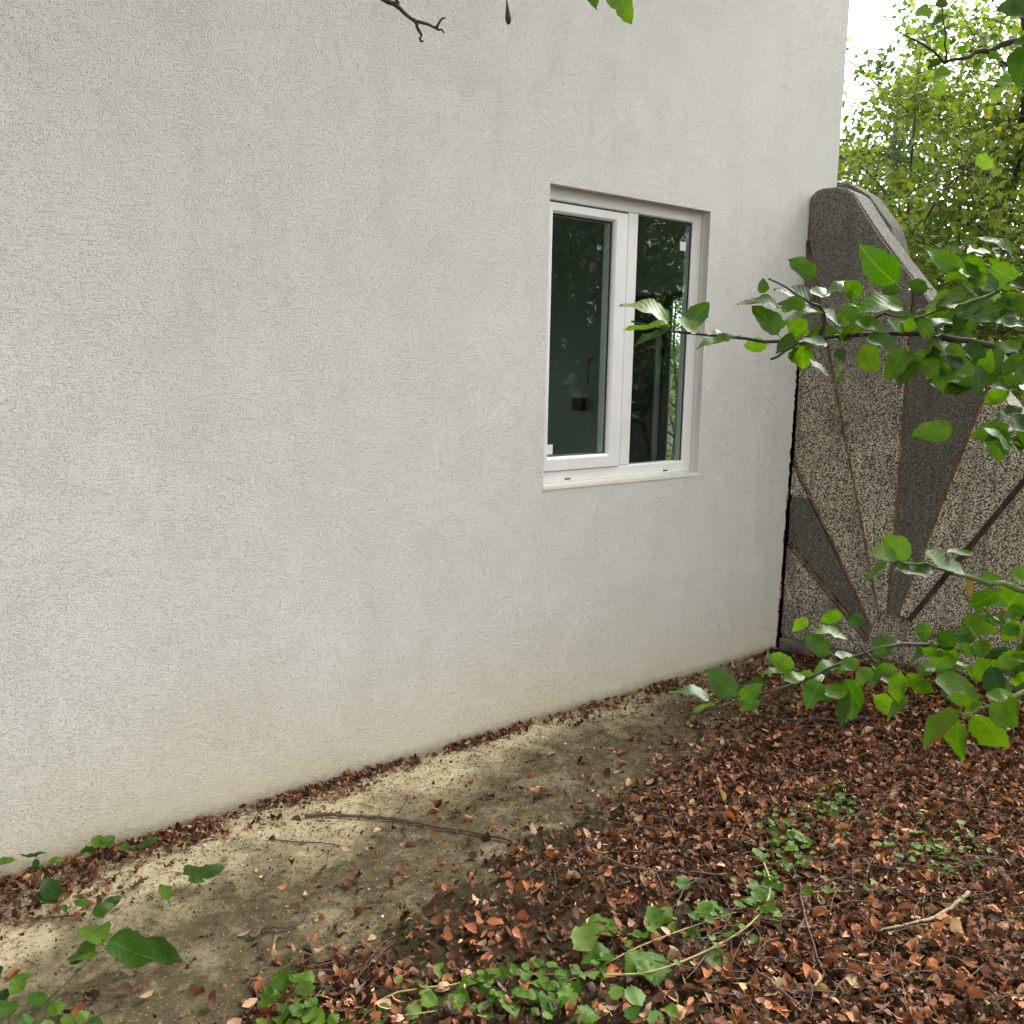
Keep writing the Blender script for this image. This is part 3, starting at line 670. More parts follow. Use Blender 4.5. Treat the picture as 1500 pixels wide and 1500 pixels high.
MB().tube(P, [.0012, .0014, .002, .0028, .0036, .0044, .0050, .0052, .0050, .0042, .0028, .0008], 9).build('dried_pod', M['bark_dark'], tree, True)
branch([at(900, -170, D5), at(895, -80, D5), at(885, -45, D5)], .004, .0018, n=8)
leaves_from(lim, zt, [(1180,-130,1190,58,75,'shade'),(1250,-80,1405,85,95,'plum'),(1000,-200,1060,-60,60),(1350,-170,1480,-60,60)], D5, 3.571, ('plum',), .01)
DT = 0.80
bt, _ = branch([tz(2.35), at(1900, 0, 1.2), at(1700, 40, .95), at(1560, 30, DT), at(1500, -30, DT)], .012, .002)
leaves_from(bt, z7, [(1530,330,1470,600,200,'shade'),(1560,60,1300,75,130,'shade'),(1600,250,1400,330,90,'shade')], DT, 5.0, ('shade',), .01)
D6 = 1.9
b6, _ = branch([tz(2.2), at(1750, 20, D6), at(1560, 50, D6), at(1480, 64, D6), at(1430, 78, D6), at(1385, 92, D6)], .012, .003)
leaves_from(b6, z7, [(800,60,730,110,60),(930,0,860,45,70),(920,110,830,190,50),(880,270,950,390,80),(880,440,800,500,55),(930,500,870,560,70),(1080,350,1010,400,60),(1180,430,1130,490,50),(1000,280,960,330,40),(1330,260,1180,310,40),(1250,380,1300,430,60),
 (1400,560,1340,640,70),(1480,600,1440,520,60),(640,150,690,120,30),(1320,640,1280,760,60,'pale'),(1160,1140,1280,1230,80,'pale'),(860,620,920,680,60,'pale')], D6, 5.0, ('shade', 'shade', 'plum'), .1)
branch([at(1385, 92, D6), at(1345, 60, D6), at(1300, 40, D6)], .003, .001, n=8); branch([at(1385, 92, D6), at(1385, 60, D6), at(1384, -10, D6)], .003, .001, n=8)
# rest of the crown, above and outside the picture
def leaf_cloud(name, pos, axis, size, cols, mat, parent, width=0.34):
    n = len(pos); ax = axis/np.linalg.norm(axis, axis=1, keepdims=True)
    up = rng.normal(0, .55, (n, 3)) + np.array([0, 0, 1.0]); up -= ax*np.sum(up*ax, 1, keepdims=True); up /= np.linalg.norm(up, axis=1, keepdims=True)
    sd_ = np.cross(up, ax); s = size[:, None]
    V = np.stack([pos, pos+ax*s*.48+sd_*s*width+up*s*.08, pos+ax*s*.5, pos+ax*s*.48-sd_*s*width+up*s*.08, pos+ax*s-up*s*.12], 1)
    base = (np.arange(n)*5)[:, None]
    F = np.concatenate([base+np.array([[0, 2, 1]]), base+np.array([[0, 3, 2]]), base+np.array([[1, 2, 4]]), base+np.array([[2, 3, 4]])], 0)
    me = mesh_np(name, V.reshape(-1, 3) - np.array(wloc(parent)), F, False, np.repeat(cols, 5, 0)); me.materials.append(mat)
    o = link(name, me, None, parent); o['kind'] = 'stuff'; return o
def crown(parent, base, height, spread, n_limb, n_twig, n_leaf, lsize, pal, trunk_r, bark, lo=0.25, lean=(0, 0), seed=0, keepout=False, trunk_pts=None, trunk=True, up=0.55, tl=0.55):
    r = np.random.default_rng(seed); base = np.array(base, float)
    if trunk_pts is None:
        trunk_pts = spline([base, base+[lean[0]*.3+r.normal(0, .05), lean[1]*.3, height*.35], base+[lean[0]*.6+r.normal(0, .08), lean[1]*.6+r.normal(0, .08), height*.65], base+[lean[0], lean[1], height*.96]], 18)
    if trunk: MB().tube(trunk_pts, list(np.linspace(trunk_r, trunk_r*.18, len(trunk_pts))), 9).build('trunk', M[bark], parent, True)
    pos = []; axs = []; twm = MB(); k = len(trunk_pts)
    for i in range(n_limb):
        t = lo + (1-lo)*(i+r.random())/n_limb; p0 = trunk_pts[min(k-1, int(t*(k-1)))]
        a = i*2.4 + r.uniform(-.5, .5); ln = spread*(1.05-.6*abs(t-.45))*r.uniform(.6, 1.15)
        d = np.array([math.cos(a), math.sin(a), up*r.uniform(.3, 1.5)]); d = unit(d)
        L = spline([p0, p0+d*ln*.5+[0, 0, .06*ln], p0+d*ln+[r.normal(0, .08), r.normal(0, .08), -.10*ln]], 9)
        rr = trunk_r*.42*(1.1-t)+.006
        if not keepout: MB().tube(L, list(np.linspace(rr, .004, 9)), 6).build('limb', M[bark], parent, True)
        for j in range(n_twig):
            q = L[r.integers(2, 9)]; dd = unit(d*r.uniform(0, .9) + r.normal(0, .8, 3) + [0, 0, .15]); tn = tl*r.uniform(.4, 1.2)
            Tq = spline([q, q+dd*tn*.5+[0, 0, .03], q+dd*tn+[0, 0, -.08*tn]], 5)
            if not keepout: twm.tube(Tq, [.004, .0035, .003, .002, .0012], 3)
            m = r.poisson(n_leaf)
            u = r.random(m)**.7; c = Tq[0]*(1-u[:, None])+Tq[-1]*u[:, None] + r.normal(0, .05, (m, 3))
            pos.append(c); axs.append(dd*.5 + r.normal(0, .6, (m, 3)) + [0, 0, -.25])
    pos = np.concatenate(pos); axs = np.concatenate(axs)
    if keepout:
        px, py, dz = project(pos); ok = ~((px > -120) & (px < 1620) & (py > -120) & (py < 1620) & (dz > 0) & (dz < 4.6)) & (np.linalg.norm(pos-CAM, axis=1) > .6) & (pos[:, 1] < -.25)
        pos, axs = pos[ok], axs[ok]
    if twm.v: twm.build('twigs', M[bark], parent)['kind'] = 'stuff'
    pal = np.array(pal); t = r.random(len(pos))[:, None]; w = (0.75+0.5*r.random(len(pos)))[:, None]
    cols = (pal[0]*(1-t)+pal[1]*t)*w
    yl = r.random(len(pos)) < .02; cols[yl] = [.30, .22, .03]
    return leaf_cloud('crown', pos, axs, lsize*r.uniform(.6, 1.25, len(pos)), cols, M['crown'], parent)
GREEN = ((.035, .085, .012), (.075, .15, .02)); LIME = ((.075, .135, .018), (.22, .28, .045)); DEEP = ((.03, .07, .014), (.07, .12, .025)); TEAL = ((.04, .085, .035), (.075, .12, .04))
crown(tree, TB, 4.3, 1.8, 12, 10, 18, .065, GREEN, .085, 'bark_dark', .45, (0, 0), 5, True, trunk_pts, False)

# ------------------------------------------------------------------ trees and shrubs beyond the slab
def bg_tree(name, label, cat, px, depth, height, spread, nl, ntw, nlf, size, pal, seed, tr=.05, bark='bark_grey', lo=.2, lean=(0, 0), group=None, up=.55, tl=.55):
    g = CAM + ray(px, 700)*0; d = ray(px, 750); d = np.array([d[0], d[1], 0]); p = CAM + d*depth; p[2] = float(terrain(p[0], p[1]))-.03
    e = empty(name, p, label, cat, group)
    crown(e, p, height, spread, nl, ntw, nlf, size, pal, tr, bark, lo, lean, seed, up=up, tl=tl); return e
bg_tree('slender_tree', 'slender tree with thin dark forked trunk rising beyond the concrete slab', 'tree', 1425, 6.6, 5.2, 1.1, 22, 10, 22, .056, LIME, 21, .045, 'bark_dark', .25, (-.25, .1))
bg_tree('tree', 'blue-green tree crown showing close beside the house corner', 'tree', 1262, 9.5, 4.6, 1.3, 16, 10, 24, .075, TEAL, 22, .06, 'bark_grey', .3)
bg_tree('tree', 'tall loose tree with sparse airy top above the shrubs', 'tree', 1415, 9.5, 6.4, 1.7, 20, 9, 14, .075, GREEN, 23, .07, 'bark_grey', .35)
SH = ((1290, 6.4, 3.5, 1.0, LIME, 34, 'yellow-green shrub rising directly behind the slab top'), (1365, 7.2, 3.3, 1.2, LIME, 32, 'lime shrub with fine leaves behind the sloping slab edge'), (1330, 9.5, 3.9, 1.6, GREEN, 30, 'mid-green shrub under the patch of white sky'),
      (1465, 6.6, 4.0, 1.2, LIME, 32, 'tall lime shrub crowding the slender dark-trunked tree'), (1520, 8.0, 4.8, 1.6, LIME, 28, 'broad yellow-green shrub seen past the fruit tree leaves'), (1415, 5.9, 2.5, .9, LIME, 30, 'low sunlit shrub against the lower end of the slab slope'),
      (1490, 11.5, 5.2, 2.0, GREEN, 26, 'high mid-green thicket standing farthest behind the lime shrubs'), (1262, 8.2, 3.9, 1.1, TEAL, 34, 'bluish shrub tucked behind the house corner'))
for k, (px, d, h, s, pal, n, lab) in enumerate(SH):
    bg_tree('shrub', lab, 'shrub', px, d, h, s, 22, 12, n, .056, pal, 40+k, .03, 'bark_grey', .04, (0, 0), 'shrubs beyond the concrete slab', .6, .5)
for k, (px, d) in enumerate(((978, 11.5), (1008, 12.5))):
    bg_tree('shrub', 'pale green shrub glimpsed through the house end window', 'shrub', px, d, 3.0, 1.1, 18, 9, 26, .06, LIME, 90+k, .03, 'bark_grey', .04, (0, 0), 'shrubs seen through the end window', .6, .5)
# trees on the open side, seen as the dark reflection in the window
for k, (x, y, h, s) in enumerate(((7.4, -4.6, 4.0, 1.9), (9.4, -7.0, 4.8, 2.3), (6.0, -6.6, 4.4, 2.1), (11.6, -5.4, 5.0, 2.4), (8.2, -9.4, 5.6, 2.6), (12.0, -8.5, 6.0, 2.8), (10.4, -11.5, 6.6, 3.0))):
    z = float(terrain(x, y))-.03
    e = empty('tree', (x, y, z), 'dark green tree mirrored in the window panes', 'tree', 'trees mirrored in the window')
    crown(e, (x, y, z), h, s, 28, 13, 46, .085, DEEP, .09, 'bark_dark', .06, (0, 0), 60+k)
z = float(terrain(-2.6, -4.0))-.03  # unseen tree, added and shaped so its crown darkens the wall's left side
e = empty('tree', (-2.6, -4.0, z), 'broad unseen tree added to shade the left part of the house wall', 'tree')
crown(e, (-2.6, -4.0, z), 7.2, 4.0, 56, 20, 48, .15, GREEN, .14, 'bark_dark', .40, (.9, 1.7), 77, True, None, False)
MB().tube([(-2.6, -4.0, z), (-2.5, -3.8, 1.5), (-2.2, -3.3, 3.5), (-1.8, -2.6, 6.8)], [.14, .12, .09, .03], 10).build('trunk', M['bark_dark'], e, True)

# ------------------------------------------------------------------ leaf litter
PALL = np.array([(.050, .024, .014), (.085, .038, .022), (.15, .064, .033), (.23, .088, .040), (.36, .15, .07), (.46, .29, .17), (.16, .12, .085), (.030, .016, .011)])
PALW = np.array([.15, .20, .19, .16, .11, .10, .05, .04])
def litter_mesh(name, x, y, z, size, tilt, palw, seed):
    r = np.random.default_rng(seed); n = len(x)
    fold = r.normal(.35, .6, n); curl = r.normal(.2, .8, n); wd = r.uniform(.16, .36, n)
    T = np.array([0, .3, .3, .3, .7, .7, .7, 1.0]); Sg = np.array([0, 1, 0, -1, .85, 0, -.85, 0.])
    lx = np.repeat(T[None] - .5, n, 0); ly = Sg[None]*wd[:, None]; lz = abs(Sg)[None]*wd[:, None]*fold[:, None] + curl[:, None]*((T-.5)**2)[None]*1.4
    a = r.uniform(0, 6.283, n); p = r.normal(0, tilt, n); q = r.normal(0, tilt, n)
    cx, sx, cy, sy, ca, sa = np.cos(p), np.sin(p), np.cos(q), np.sin(q), np.cos(a), np.sin(a)
    y1_ = ly*cx[:, None]-lz*sx[:, None]; z1_ = ly*sx[:, None]+lz*cx[:, None]
    x2 = lx*cy[:, None]+z1_*sy[:, None]; z2 = -lx*sy[:, None]+z1_*cy[:, None]
    x3 = x2*ca[:, None]-y1_*sa[:, None]; y3 = x2*sa[:, None]+y1_*ca[:, None]
    s = size[:, None]; V = np.stack([x[:, None]+x3*s, y[:, None]+y3*s, z[:, None]+z2*s], 2).reshape(-1, 3)
    V[:, 1] = np.minimum(V[:, 1], -.003)
    base = (np.arange(n)*8)[:, None]
    Q = np.array([[0, 2, 1], [0, 3, 2], [1, 2, 5], [1, 5, 4], [2, 3, 6], [2, 6, 5], [4, 5, 7], [5, 6, 7]])
    F = (base[:, None, :] + Q[None]).reshape(-1, 3)
    c = PALL[r.choice(len(PALL), n, p=palw/palw.sum())]*r.uniform(.7, 1.3, (n, 1))
    return mesh_np(name, V, F, False, np.repeat(c, 8, 0))
def scatter(n, x0, x1, y0, y1, seed):
    r = np.random.default_rng(seed); return r.uniform(x0, x1, n), r.uniform(y0, y1, n), r
def litter_density(x, y):
    d = edge_y(x) + 0.16*vnoise(x, y, 2.3, 3) + 0.10*vnoise(x, y, 6, 14) - y
    dens = (sstep(-.02, .38, d)+.11*sstep(-.32, 0, d))*(0.26+0.40*sstep(1.7, 2.9, x-.35*y-.25)+0.34*sstep(-.45, .35, vnoise(x, y, 3.3, 21)+.4*vnoise(x, y, 9, 22)+.25*sstep(.5, 1.2, d)))
    return np.where(x > 4.45+np.abs(y)*.17, 0, dens)
def on_slab(x, y): return x > 4.335 - y*.176*1.0
x, y, r = scatter(150000, -1.2, 5.2, -3.3, -.02, 5)
k = (r.random(len(x)) < litter_density(x, y)) & ~on_slab(x, y); x, y = x[k], y[k]
sz = .013+.034*r.random(len(x))**1.6; zz = surf(x, y)+r.uniform(.002, .028, len(x))
X1 = [x]; Y1 = [y]; Z1 = [zz]; S1 = [sz]
q = np.random.default_rng(77); xx = q.uniform(-.5, 4.6, 60000); yy = q.uniform(-3.0, -.03, 60000)      # fragments
kk = (q.random(60000) < np.clip(litter_density(xx, yy)*1.1+.06, 0, 1)) & ~on_slab(xx, yy); xx, yy = xx[kk], yy[kk]
X1.append(xx); Y1.append(yy); Z1.append(surf(xx, yy)+q.uniform(.003, .030, len(xx))*np.clip(litter_density(xx, yy)*1.5, .15, 1)); S1.append(q.uniform(.005, .014, len(xx)))
# drifts along the foot of the wall and in the corner
for (n, xa, xb, wdt, sd_) in ((1500, .28, 1.25, .07, 1), (700, .2, .75, .16, 2), (420, 1.2, 2.1, .04, 3), (420, 2.0, 2.7, .03, 4), (1100, 2.6, 3.6, .07, 5), (2600, 3.4, 4.36, .20, 6), (220, 1.3, 1.6, .10, 7)):
    q = np.random.default_rng(100+sd_); xx = q.uniform(xa, xb, n); yy = -.012-np.abs(q.normal(0, wdt, n)); kk = ~on_slab(xx, yy) & (q.random(n) < .12+.88*sstep(-.1, .45, vnoise(xx, yy, 4.2, 40+sd_)+.3*vnoise(xx, yy, 13, 3))); xx, yy = xx[kk], yy[kk]
    X1.append(xx); Y1.append(yy); Z1.append(surf(xx, yy)+q.uniform(.003, .018, len(xx))); S1.append(q.uniform(.012, .034, len(xx)))
q = np.random.default_rng(131); xx = q.uniform(.3, 4.2, 420); yy = q.uniform(-.75, -.03, 420)
X1.append(xx); Y1.append(yy); Z1.append(surf(xx, yy)+.004); S1.append(q.uniform(.006, .022, 420))
x = np.concatenate(X1); y = np.concatenate(Y1); zz = np.concatenate(Z1); sz = np.concatenate(S1)
tag(link('leaf_litter', litter_mesh('leaf_litter', x, y, zz, sz, .55, PALW, 6), M['litter']), 'thick carpet of small dry brown leaves on the ground', 'leaf litter', None, 'stuff')
print('litter leaves', len(x))
# the largest fallen leaves, one by one
DRY = {k_: [leaf_mesh('fallen_leaf', M[k_], s+3, fold=[.15, .55, .9, -.3][s], curl=[.5, .9, -.5, .7][s], width=[.32, .3, .34, .28][s], serr=.05, twist=[.3, -.8, .5, 1.0][s], rows=7, stalk=.22 if s % 2 else 0) for s in range(4)] for k_ in ('dry_rust', 'dry_tan', 'dry_brown')}
DLAB = dict(dry_rust=('rust-orange curled dry leaf lying loose on the brown litter', 'rust-orange fallen leaves'), dry_tan=('pale tan dry leaf lying on the brown leaf litter', 'pale tan fallen leaves'), dry_brown=('dark brown shrivelled leaf lying on top of the litter', 'dark brown fallen leaves'))
cnt = 0; tries = 0; r2 = random.Random(9)
while cnt < 300 and tries < 20000:
    tries += 1
    u, v = r2.uniform(-20, 1520), 1500 - (r2.random()**1.25)*480
    P = on_z(u, v, .03); X_, Y_ = P[0], P[1]
    if Y_ > -.03 or X_ > 4.1 or Y_ < -3: continue
    if r2.random() > float(litter_density(X_, Y_))+.012: continue
    mk = r2.choices(('dry_rust', 'dry_tan', 'dry_brown'), (.66, .17, .17))[0]
    o = bpy.data.objects.new('fallen_leaf', r2.choice(DRY[mk])); COL.objects.link(o)
    s = r2.uniform(.028, .052)
    zt_ = float(surf(X_, Y_)); onp = float(litter_density(X_, Y_)) < .25
    o.location = (X_, Y_, zt_ + (.007 if onp else .020+r2.uniform(0, .008))); o.scale = (s, s*r2.uniform(.9, 1.3), s)
    o.rotation_euler = (r2.gauss(0, .45), r2.gauss(0, .35), r2.uniform(0, 6.283))
    if onp: tag(o, {'dry_rust': 'rust-orange dry leaf lying on the bare concrete strip', 'dry_tan': 'pale tan dry leaf lying on the bare concrete strip', 'dry_brown': 'dark brown dry leaf lying on the bare concrete strip'}[mk], 'leaf', DLAB[mk][1] + ' on concrete')
    else: tag(o, DLAB[mk][0], 'leaf', DLAB[mk][1])
    cnt += 1

# ------------------------------------------------------------------ sticks and twigs
def stick(pts, r0, r1, label, mat='stick', forks=(), h=.012, name='fallen_stick', n=34):
    G = [on_z(px, py, 0) for px, py in pts]
    P = spline([(g[0], g[1], 0) for g in G], n); P[:, :2] += rng.normal(0, .0018, (n, 2))
    P[:, 2] = surf(P[:, 0], P[:, 1]) + h
    z = np.convolve(np.pad(P[:, 2], 3, 'edge'), np.ones(7)/7, 'valid'); P[:, 2] = np.maximum(z, P[:, 2])
    e = empty(name, P[0], label, 'stick')
    MB().tube(P, list(np.linspace(r0, r1, n)*(1+rng.normal(0, .10, n))), 9).build('stem', M[mat], e, True)
    for (px, py, qx, qy, rr) in forks:
        a = on_z(px, py, .0); b_ = on_z(qx, qy, .0); Q = spline([a, (a+b_)/2+rng.normal(0, .006, 3), b_], 8); Q[:, 2] = surf(Q[:, 0], Q[:, 1])+h
        MB().tube(Q, list(np.linspace(rr, rr*.5, 8)), 6).build('side_twig', M[mat], e, True)
stick([(447,1198),(475,1195),(530,1198),(590,1204),(640,1212),(700,1222),(757,1234)], .0070, .0042, 'long grey-brown stick lying across the bare concrete strip', 'stick', ((472,1198,474,1206,.004),(590,1205,604,1232,.003)), .010)
stick([(1416,1332),(1385,1356),(1345,1382),(1310,1392),(1285,1396)], .0062, .003, 'pale broken stick with cut end among brown leaves', 'stick_pale', (), .034)
stick([(1170,1320),(1176,1370),(1195,1430),(1215,1465),(1240,1490)], .0035, .002, 'thin dark twig running toward the foot of the vine loop', 'stick', ((1205,1450,1185,1485,.002),), .034)
stick([(855,1270),(895,1288),(940,1302),(985,1306),(1060,1308)], .005, .003, 'dark forked twig half sunk in litter behind the vine', 'stick', ((955,1300,970,1335,.0025),), .032)
stick([(1130,1065),(1170,1070),(1240,1073),(1290,1075)], .008, .004, 'short blackish stick lying in litter before the slab foot', 'bark_dark', (), .03)
stick([(1325,1160),(1370,1186),(1420,1200),(1500,1235)], .004, .0025, 'wavy brown twig beside the low green ground cover', 'stick', ((1410,1195,1450,1160,.0025),), .032)
stick([(365,1370),(372,1375),(385,1362),(420,1360),(440,1352),(452,1338)], .0045, .002, 'hooked brown twig on the mossy concrete edge', 'stick', (), .010)
stick([(400,1231),(430,1234),(480,1236),(512,1240)], .0028, .0016, 'hair-thin twig with one yellow leaf on bare concrete', 'stick', ((490,1238,480,1262,.0016),), .006)
stick([(0,1340),(40,1330),(75,1324)], .003, .002, 'thin straight twig lying beside the seedlings at the wall', 'stick', (), .008)
stick([(47,1348),(80,1344),(108,1342)], .0035, .0028, 'short snapped twig on the pale concrete near the seedlings', 'stick', (), .008)
stick([(1100,1450),(1140,1478),(1180,1510)], .004, .003, 'reddish twig pointing away below the vine loop', 'stick', (), .034)
stick([(1210,1430),(1280,1450),(1330,1470)], .0025, .0015, 'fine straw-brown twig in the dense litter', 'stick', (), .034)
stick([(770,1118),(785,1112),(800,1105)], .003, .002, 'tiny dark twig close to the wall foot', 'stick', (), .006)
# small crumbs and broken twiglets on the concrete
q = np.random.default_rng(55); tm = MB()
for _ in range(190):
    X_ = q.uniform(.35, 3.9); Y_ = -.02-abs(q.normal(0, .26))
    if Y_ < -.8: continue
    a = q.uniform(0, 6.283); L = q.uniform(.015, .085); z = float(surf(X_, Y_))+.003
    d = np.array([math.cos(a), math.sin(a), 0]); p = np.array([X_, Y_, z])
    pts = [p, p+d*L*.5+[*q.normal(0, .006, 2), .004], p+d*L]
    pts = [np.array([t[0], min(t[1], -.006), t[2]]) for t in pts]
    tm.tube(spline(pts, 5), [.0013, .0012, .001, .0009, .0006], 4)
for _ in range(1100):
    P = on_z(q.uniform(0, 1500), q.uniform(1080, 1500)); X_, Y_ = P[0], P[1]
    if litter_density(X_, Y_) < .4 or X_ > 4.1: continue
    a = q.uniform(0, 6.283); L = q.uniform(.04, .20); d = np.array([math.cos(a), math.sin(a), 0]); p = np.array([X_, Y_, float(surf(X_, Y_))+.028])
    tm.tube(spline([p, p+d*L*.5+[*q.normal(0, .012, 2), .008], p+d*L], 6), [.0018, .0017, .0016, .0014, .0011, .0008], 4)
tag(tm.build('twig_litter', M['stick']), 'scattered fine twiglets and stalks on concrete and litter', 'twigs', None, 'stuff')
cm = MB()
def rock(mb, c, s, q):
    V = [(1,0,0),(-1,0,0),(0,1,0),(0,-1,0),(0,0,.8),(0,0,-.6)]; V = [np.array(c)+np.array(v)*s*q.uniform(.65, 1.25, 3) for v in V]
    mb.add(V, [(0,2,4),(2,1,4),(1,3,4),(3,0,4),(2,0,5),(1,2,5),(3,1,5),(0,3,5)])
for _ in range(4500):
    X_ = q.uniform(.3, 4.2); Y_ = -.01-abs(q.normal(0, .36))
    rock(cm, (X_, min(Y_, -.008), float(surf(X_, Y_))+.001), q.uniform(.0012, .0042), q)
tag(cm.build('gravel_crumbs', M['clod']), 'dark crumbs of earth strewn over the concrete strip', 'crumbs', None, 'stuff')
for (px, py) in ((395,1226),(355,1268),(382,1284),(540,1300),(560,1338),(795,1082),(828,1090),(870,1096),(900,1100),(940,1072),(980,1022),(963,1030),(325,1210),(310,1225),(1325,1033),(1350,1088),(1310,1100),(868,1157),(822,1205),(840,1338),(505,1152),(575,1154),(655,1104),(760,1062),(770,1060),(300,1240),(265,1290),(378,1220)):
    P = on_z(px, py); s = q.uniform(.005, .009); b = MB(); zt_ = float(surf(P[0], P[1])); rock(b, (P[0], min(P[1], -.012), zt_+.003+(0.02 if litter_density(P[0], P[1]) > .5 else 0)), s, q)
    o = b.build('pebble', M['pebble'], None, True); tag(o, 'small whitish stone chip lying on the ground', 'pebble', 'whitish stone chips')
for (px, py) in ((452,1165),(462,1160),(487,1149),(530,1136),(665,1098),(757,1064),(915,1020),(400,1228)):
    P = on_z(px, py); b = MB(); rock(b, (P[0], min(P[1], -.02), float(surf(P[0], P[1]))+.006), q.uniform(.010, .016), q)
    tag(b.build('earth_clod', M['clod'], None, True), 'dark lump of earth lying against the wall foot', 'clod', 'dark lumps along the wall foot')

# ------------------------------------------------------------------ creepers, seedlings, ground cover
def gpt(px, py, h): P = on_z(px, py, h); return np.array([P[0], P[1], h])
def vine(name, label, stems, leaves, cat='vine', lsize=.05, fillers=(), mats=('vine', 'vine', 'vine', 'pale'), group=None):
    p0 = stems[0][0][0]; b0 = gpt(p0[0], p0[1], .03); b0[2] = float(surf(b0[0], b0[1]))
    e = empty(name, b0, label, cat, group); allp = []
    for pts, r0, r1, mt in stems:
        P = spline([gpt(px, py, h) for px, py, h in [(t[0], t[1], t[2]) for t in pts]], 30); g = surf(P[:, 0], P[:, 1])+.016
        P[:, 2] = np.maximum(P[:, 2], g); allp.append(P)
        MB().tube(P, list(np.linspace(r0, r1, 30)), 7).build('stem', M[mt], e, True)
    for (bx, by, tx, ty, h, tilt) in leaves:
        B = gpt(bx, by, h); T = gpt(tx, ty, h+tilt); T = B + (T-B)*.80
        gz = float(surf(B[0], B[1]))+.022; B[2] = max(B[2], gz); T[2] = max(T[2], float(surf(T[0], T[1]))+.018)
        nn = np.array([rnd.gauss(0, .3), rnd.gauss(0, .3), 1.0]) + .35*unit(CAM-B)
        put_leaf(e, rnd.choice(LF[rnd.choice(mats)]), B, T, nn, rnd.uniform(.95, 1.25))
    for (n, i, sz_) in fillers:
        P = allp[i]
        for _ in range(n):
            B = P[rnd.randrange(len(P))].copy() + np.array([rnd.gauss(0, .012), rnd.gauss(0, .012), rnd.uniform(.0, .02)])
            a = rnd.uniform(0, 6.283); v = np.array([math.cos(a), math.sin(a), rnd.uniform(-.1, .45)]); T = B+v*sz_*rnd.uniform(.6, 1.25)
            T[2] = max(T[2], float(surf(T[0], T[1]))+.018)
            put_leaf(e, rnd.choice(LF[rnd.choice(mats)]), B, T, np.array([rnd.gauss(0, .4), rnd.gauss(0, .4), 1.0]) + .4*unit(CAM-B), rnd.uniform(.9, 1.25))
    return e
vine('creeping_vine', 'long yellowish vine looping through green leaves over the litter', [
  ([(1118,1262,.05),(1128,1292,.09),(1122,1325,.10),(1095,1357,.09),(1050,1385,.08),(1000,1408,.07),(945,1425,.07),(880,1428,.06),(810,1427,.05),(750,1428,.05),(690,1437,.05),(600,1462,.04),(490,1490,.04)], .0030, .0022, 'vine'),
  ([(1120,1324,.05),(1060,1342,.06),(1000,1362,.06),(940,1385,.06),(880,1415,.05),(820,1442,.05),(760,1458,.05),(690,1478,.04),(560,1502,.04)], .0022, .0016, 'vine'),
  ([(800,1425,.05),(803,1445,.05),(795,1480,.04),(797,1500,.04)], .0018, .0012, 'green_stem'),
  ([(935,1385,.06),(955,1415,.05),(965,1450,.04),(972,1470,.04)], .0018, .0012, 'green_stem')],
 [(905,1360,835,1345,.05,.03),(865,1395,838,1345,.05,.03),(900,1400,840,1405,.06,.01),(940,1372,910,1360,.06,.0),(965,1360,945,1318,.05,.06),(968,1355,985,1318,.05,.05),(950,1400,915,1430,.05,.0),(955,1395,965,1440,.06,.0),(905,1465,895,1430,.05,.02),
  (915,1460,955,1450,.05,.01),(925,1475,930,1500,.05,.0),(800,1450,770,1430,.05,.03),(790,1460,765,1455,.05,.02),(830,1440,840,1475,.06,.0),(815,1455,800,1495,.05,.0),(1030,1345,1035,1310,.06,.03),(1045,1340,1060,1312,.06,.02),(1055,1345,1075,1330,.06,.0),
  (1010,1360,1030,1375,.05,.0),(1040,1400,1070,1425,.05,.0),(1090,1380,1125,1395,.05,.0),(975,1475,1000,1490,.05,.0),(960,1480,965,1510,.05,.0),(700,1440,660,1450,.05,.01),(690,1440,725,1455,.05,.0),(665,1460,690,1475,.04,.01),(640,1465,610,1480,.05,.0),
  (700,1475,730,1490,.05,.0),(745,1460,760,1485,.05,.01),(655,1430,630,1410,.05,.02),(615,1480,590,1500,.05,.0),(870,1480,845,1500,.05,.01),(1000,1305,1000,1275,.06,.03),(1120,1345,1150,1330,.06,.0),(1105,1320,1140,1300,.06,.02)],
 fillers=((46, 0, .032), (46, 1, .030), (10, 2, .028)))
vine('creeping_vine', 'bushy green creeper at the picture foot below the concrete strip', [
  ([(400,1500,.03),(420,1470,.07),(440,1440,.09)], .002, .0012, 'green_stem'), ([(460,1505,.03),(450,1480,.08),(470,1450,.10)], .002, .0012, 'green_stem')],
 [(398,1458,385,1440,.07,.02),(405,1450,378,1478,.06,.0),(440,1490,420,1465,.08,.02),(455,1480,465,1455,.08,.02),(448,1500,462,1480,.08,.0),(415,1500,395,1480,.06,.01),(480,1500,500,1480,.06,.02),(520,1500,490,1490,.06,.0),(560,1510,540,1485,.06,.02),(390,1500,370,1490,.05,.01),(425,1478,410,1500,.07,.0)], fillers=((5, 0, .05), (5, 1, .05)))
vine('creeping_vine', 'thin yellow runner ending in a small green patch near the slab', [([(1150,1315,.04),(1185,1307,.05),(1250,1305,.05),(1310,1300,.05),(1372,1285,.04)], .0022, .0014, 'vine')], [], fillers=((7, 0, .028),))
vine('creeping_vine', 'pale green runner climbing from the vine loop toward the slab', [([(1115,1262,.04),(1150,1232,.05),(1185,1208,.05),(1220,1190,.05),(1255,1172,.04)], .0024, .0014, 'green_stem')], [], fillers=((20, 0, .03),), mats=('vine', 'pale'))
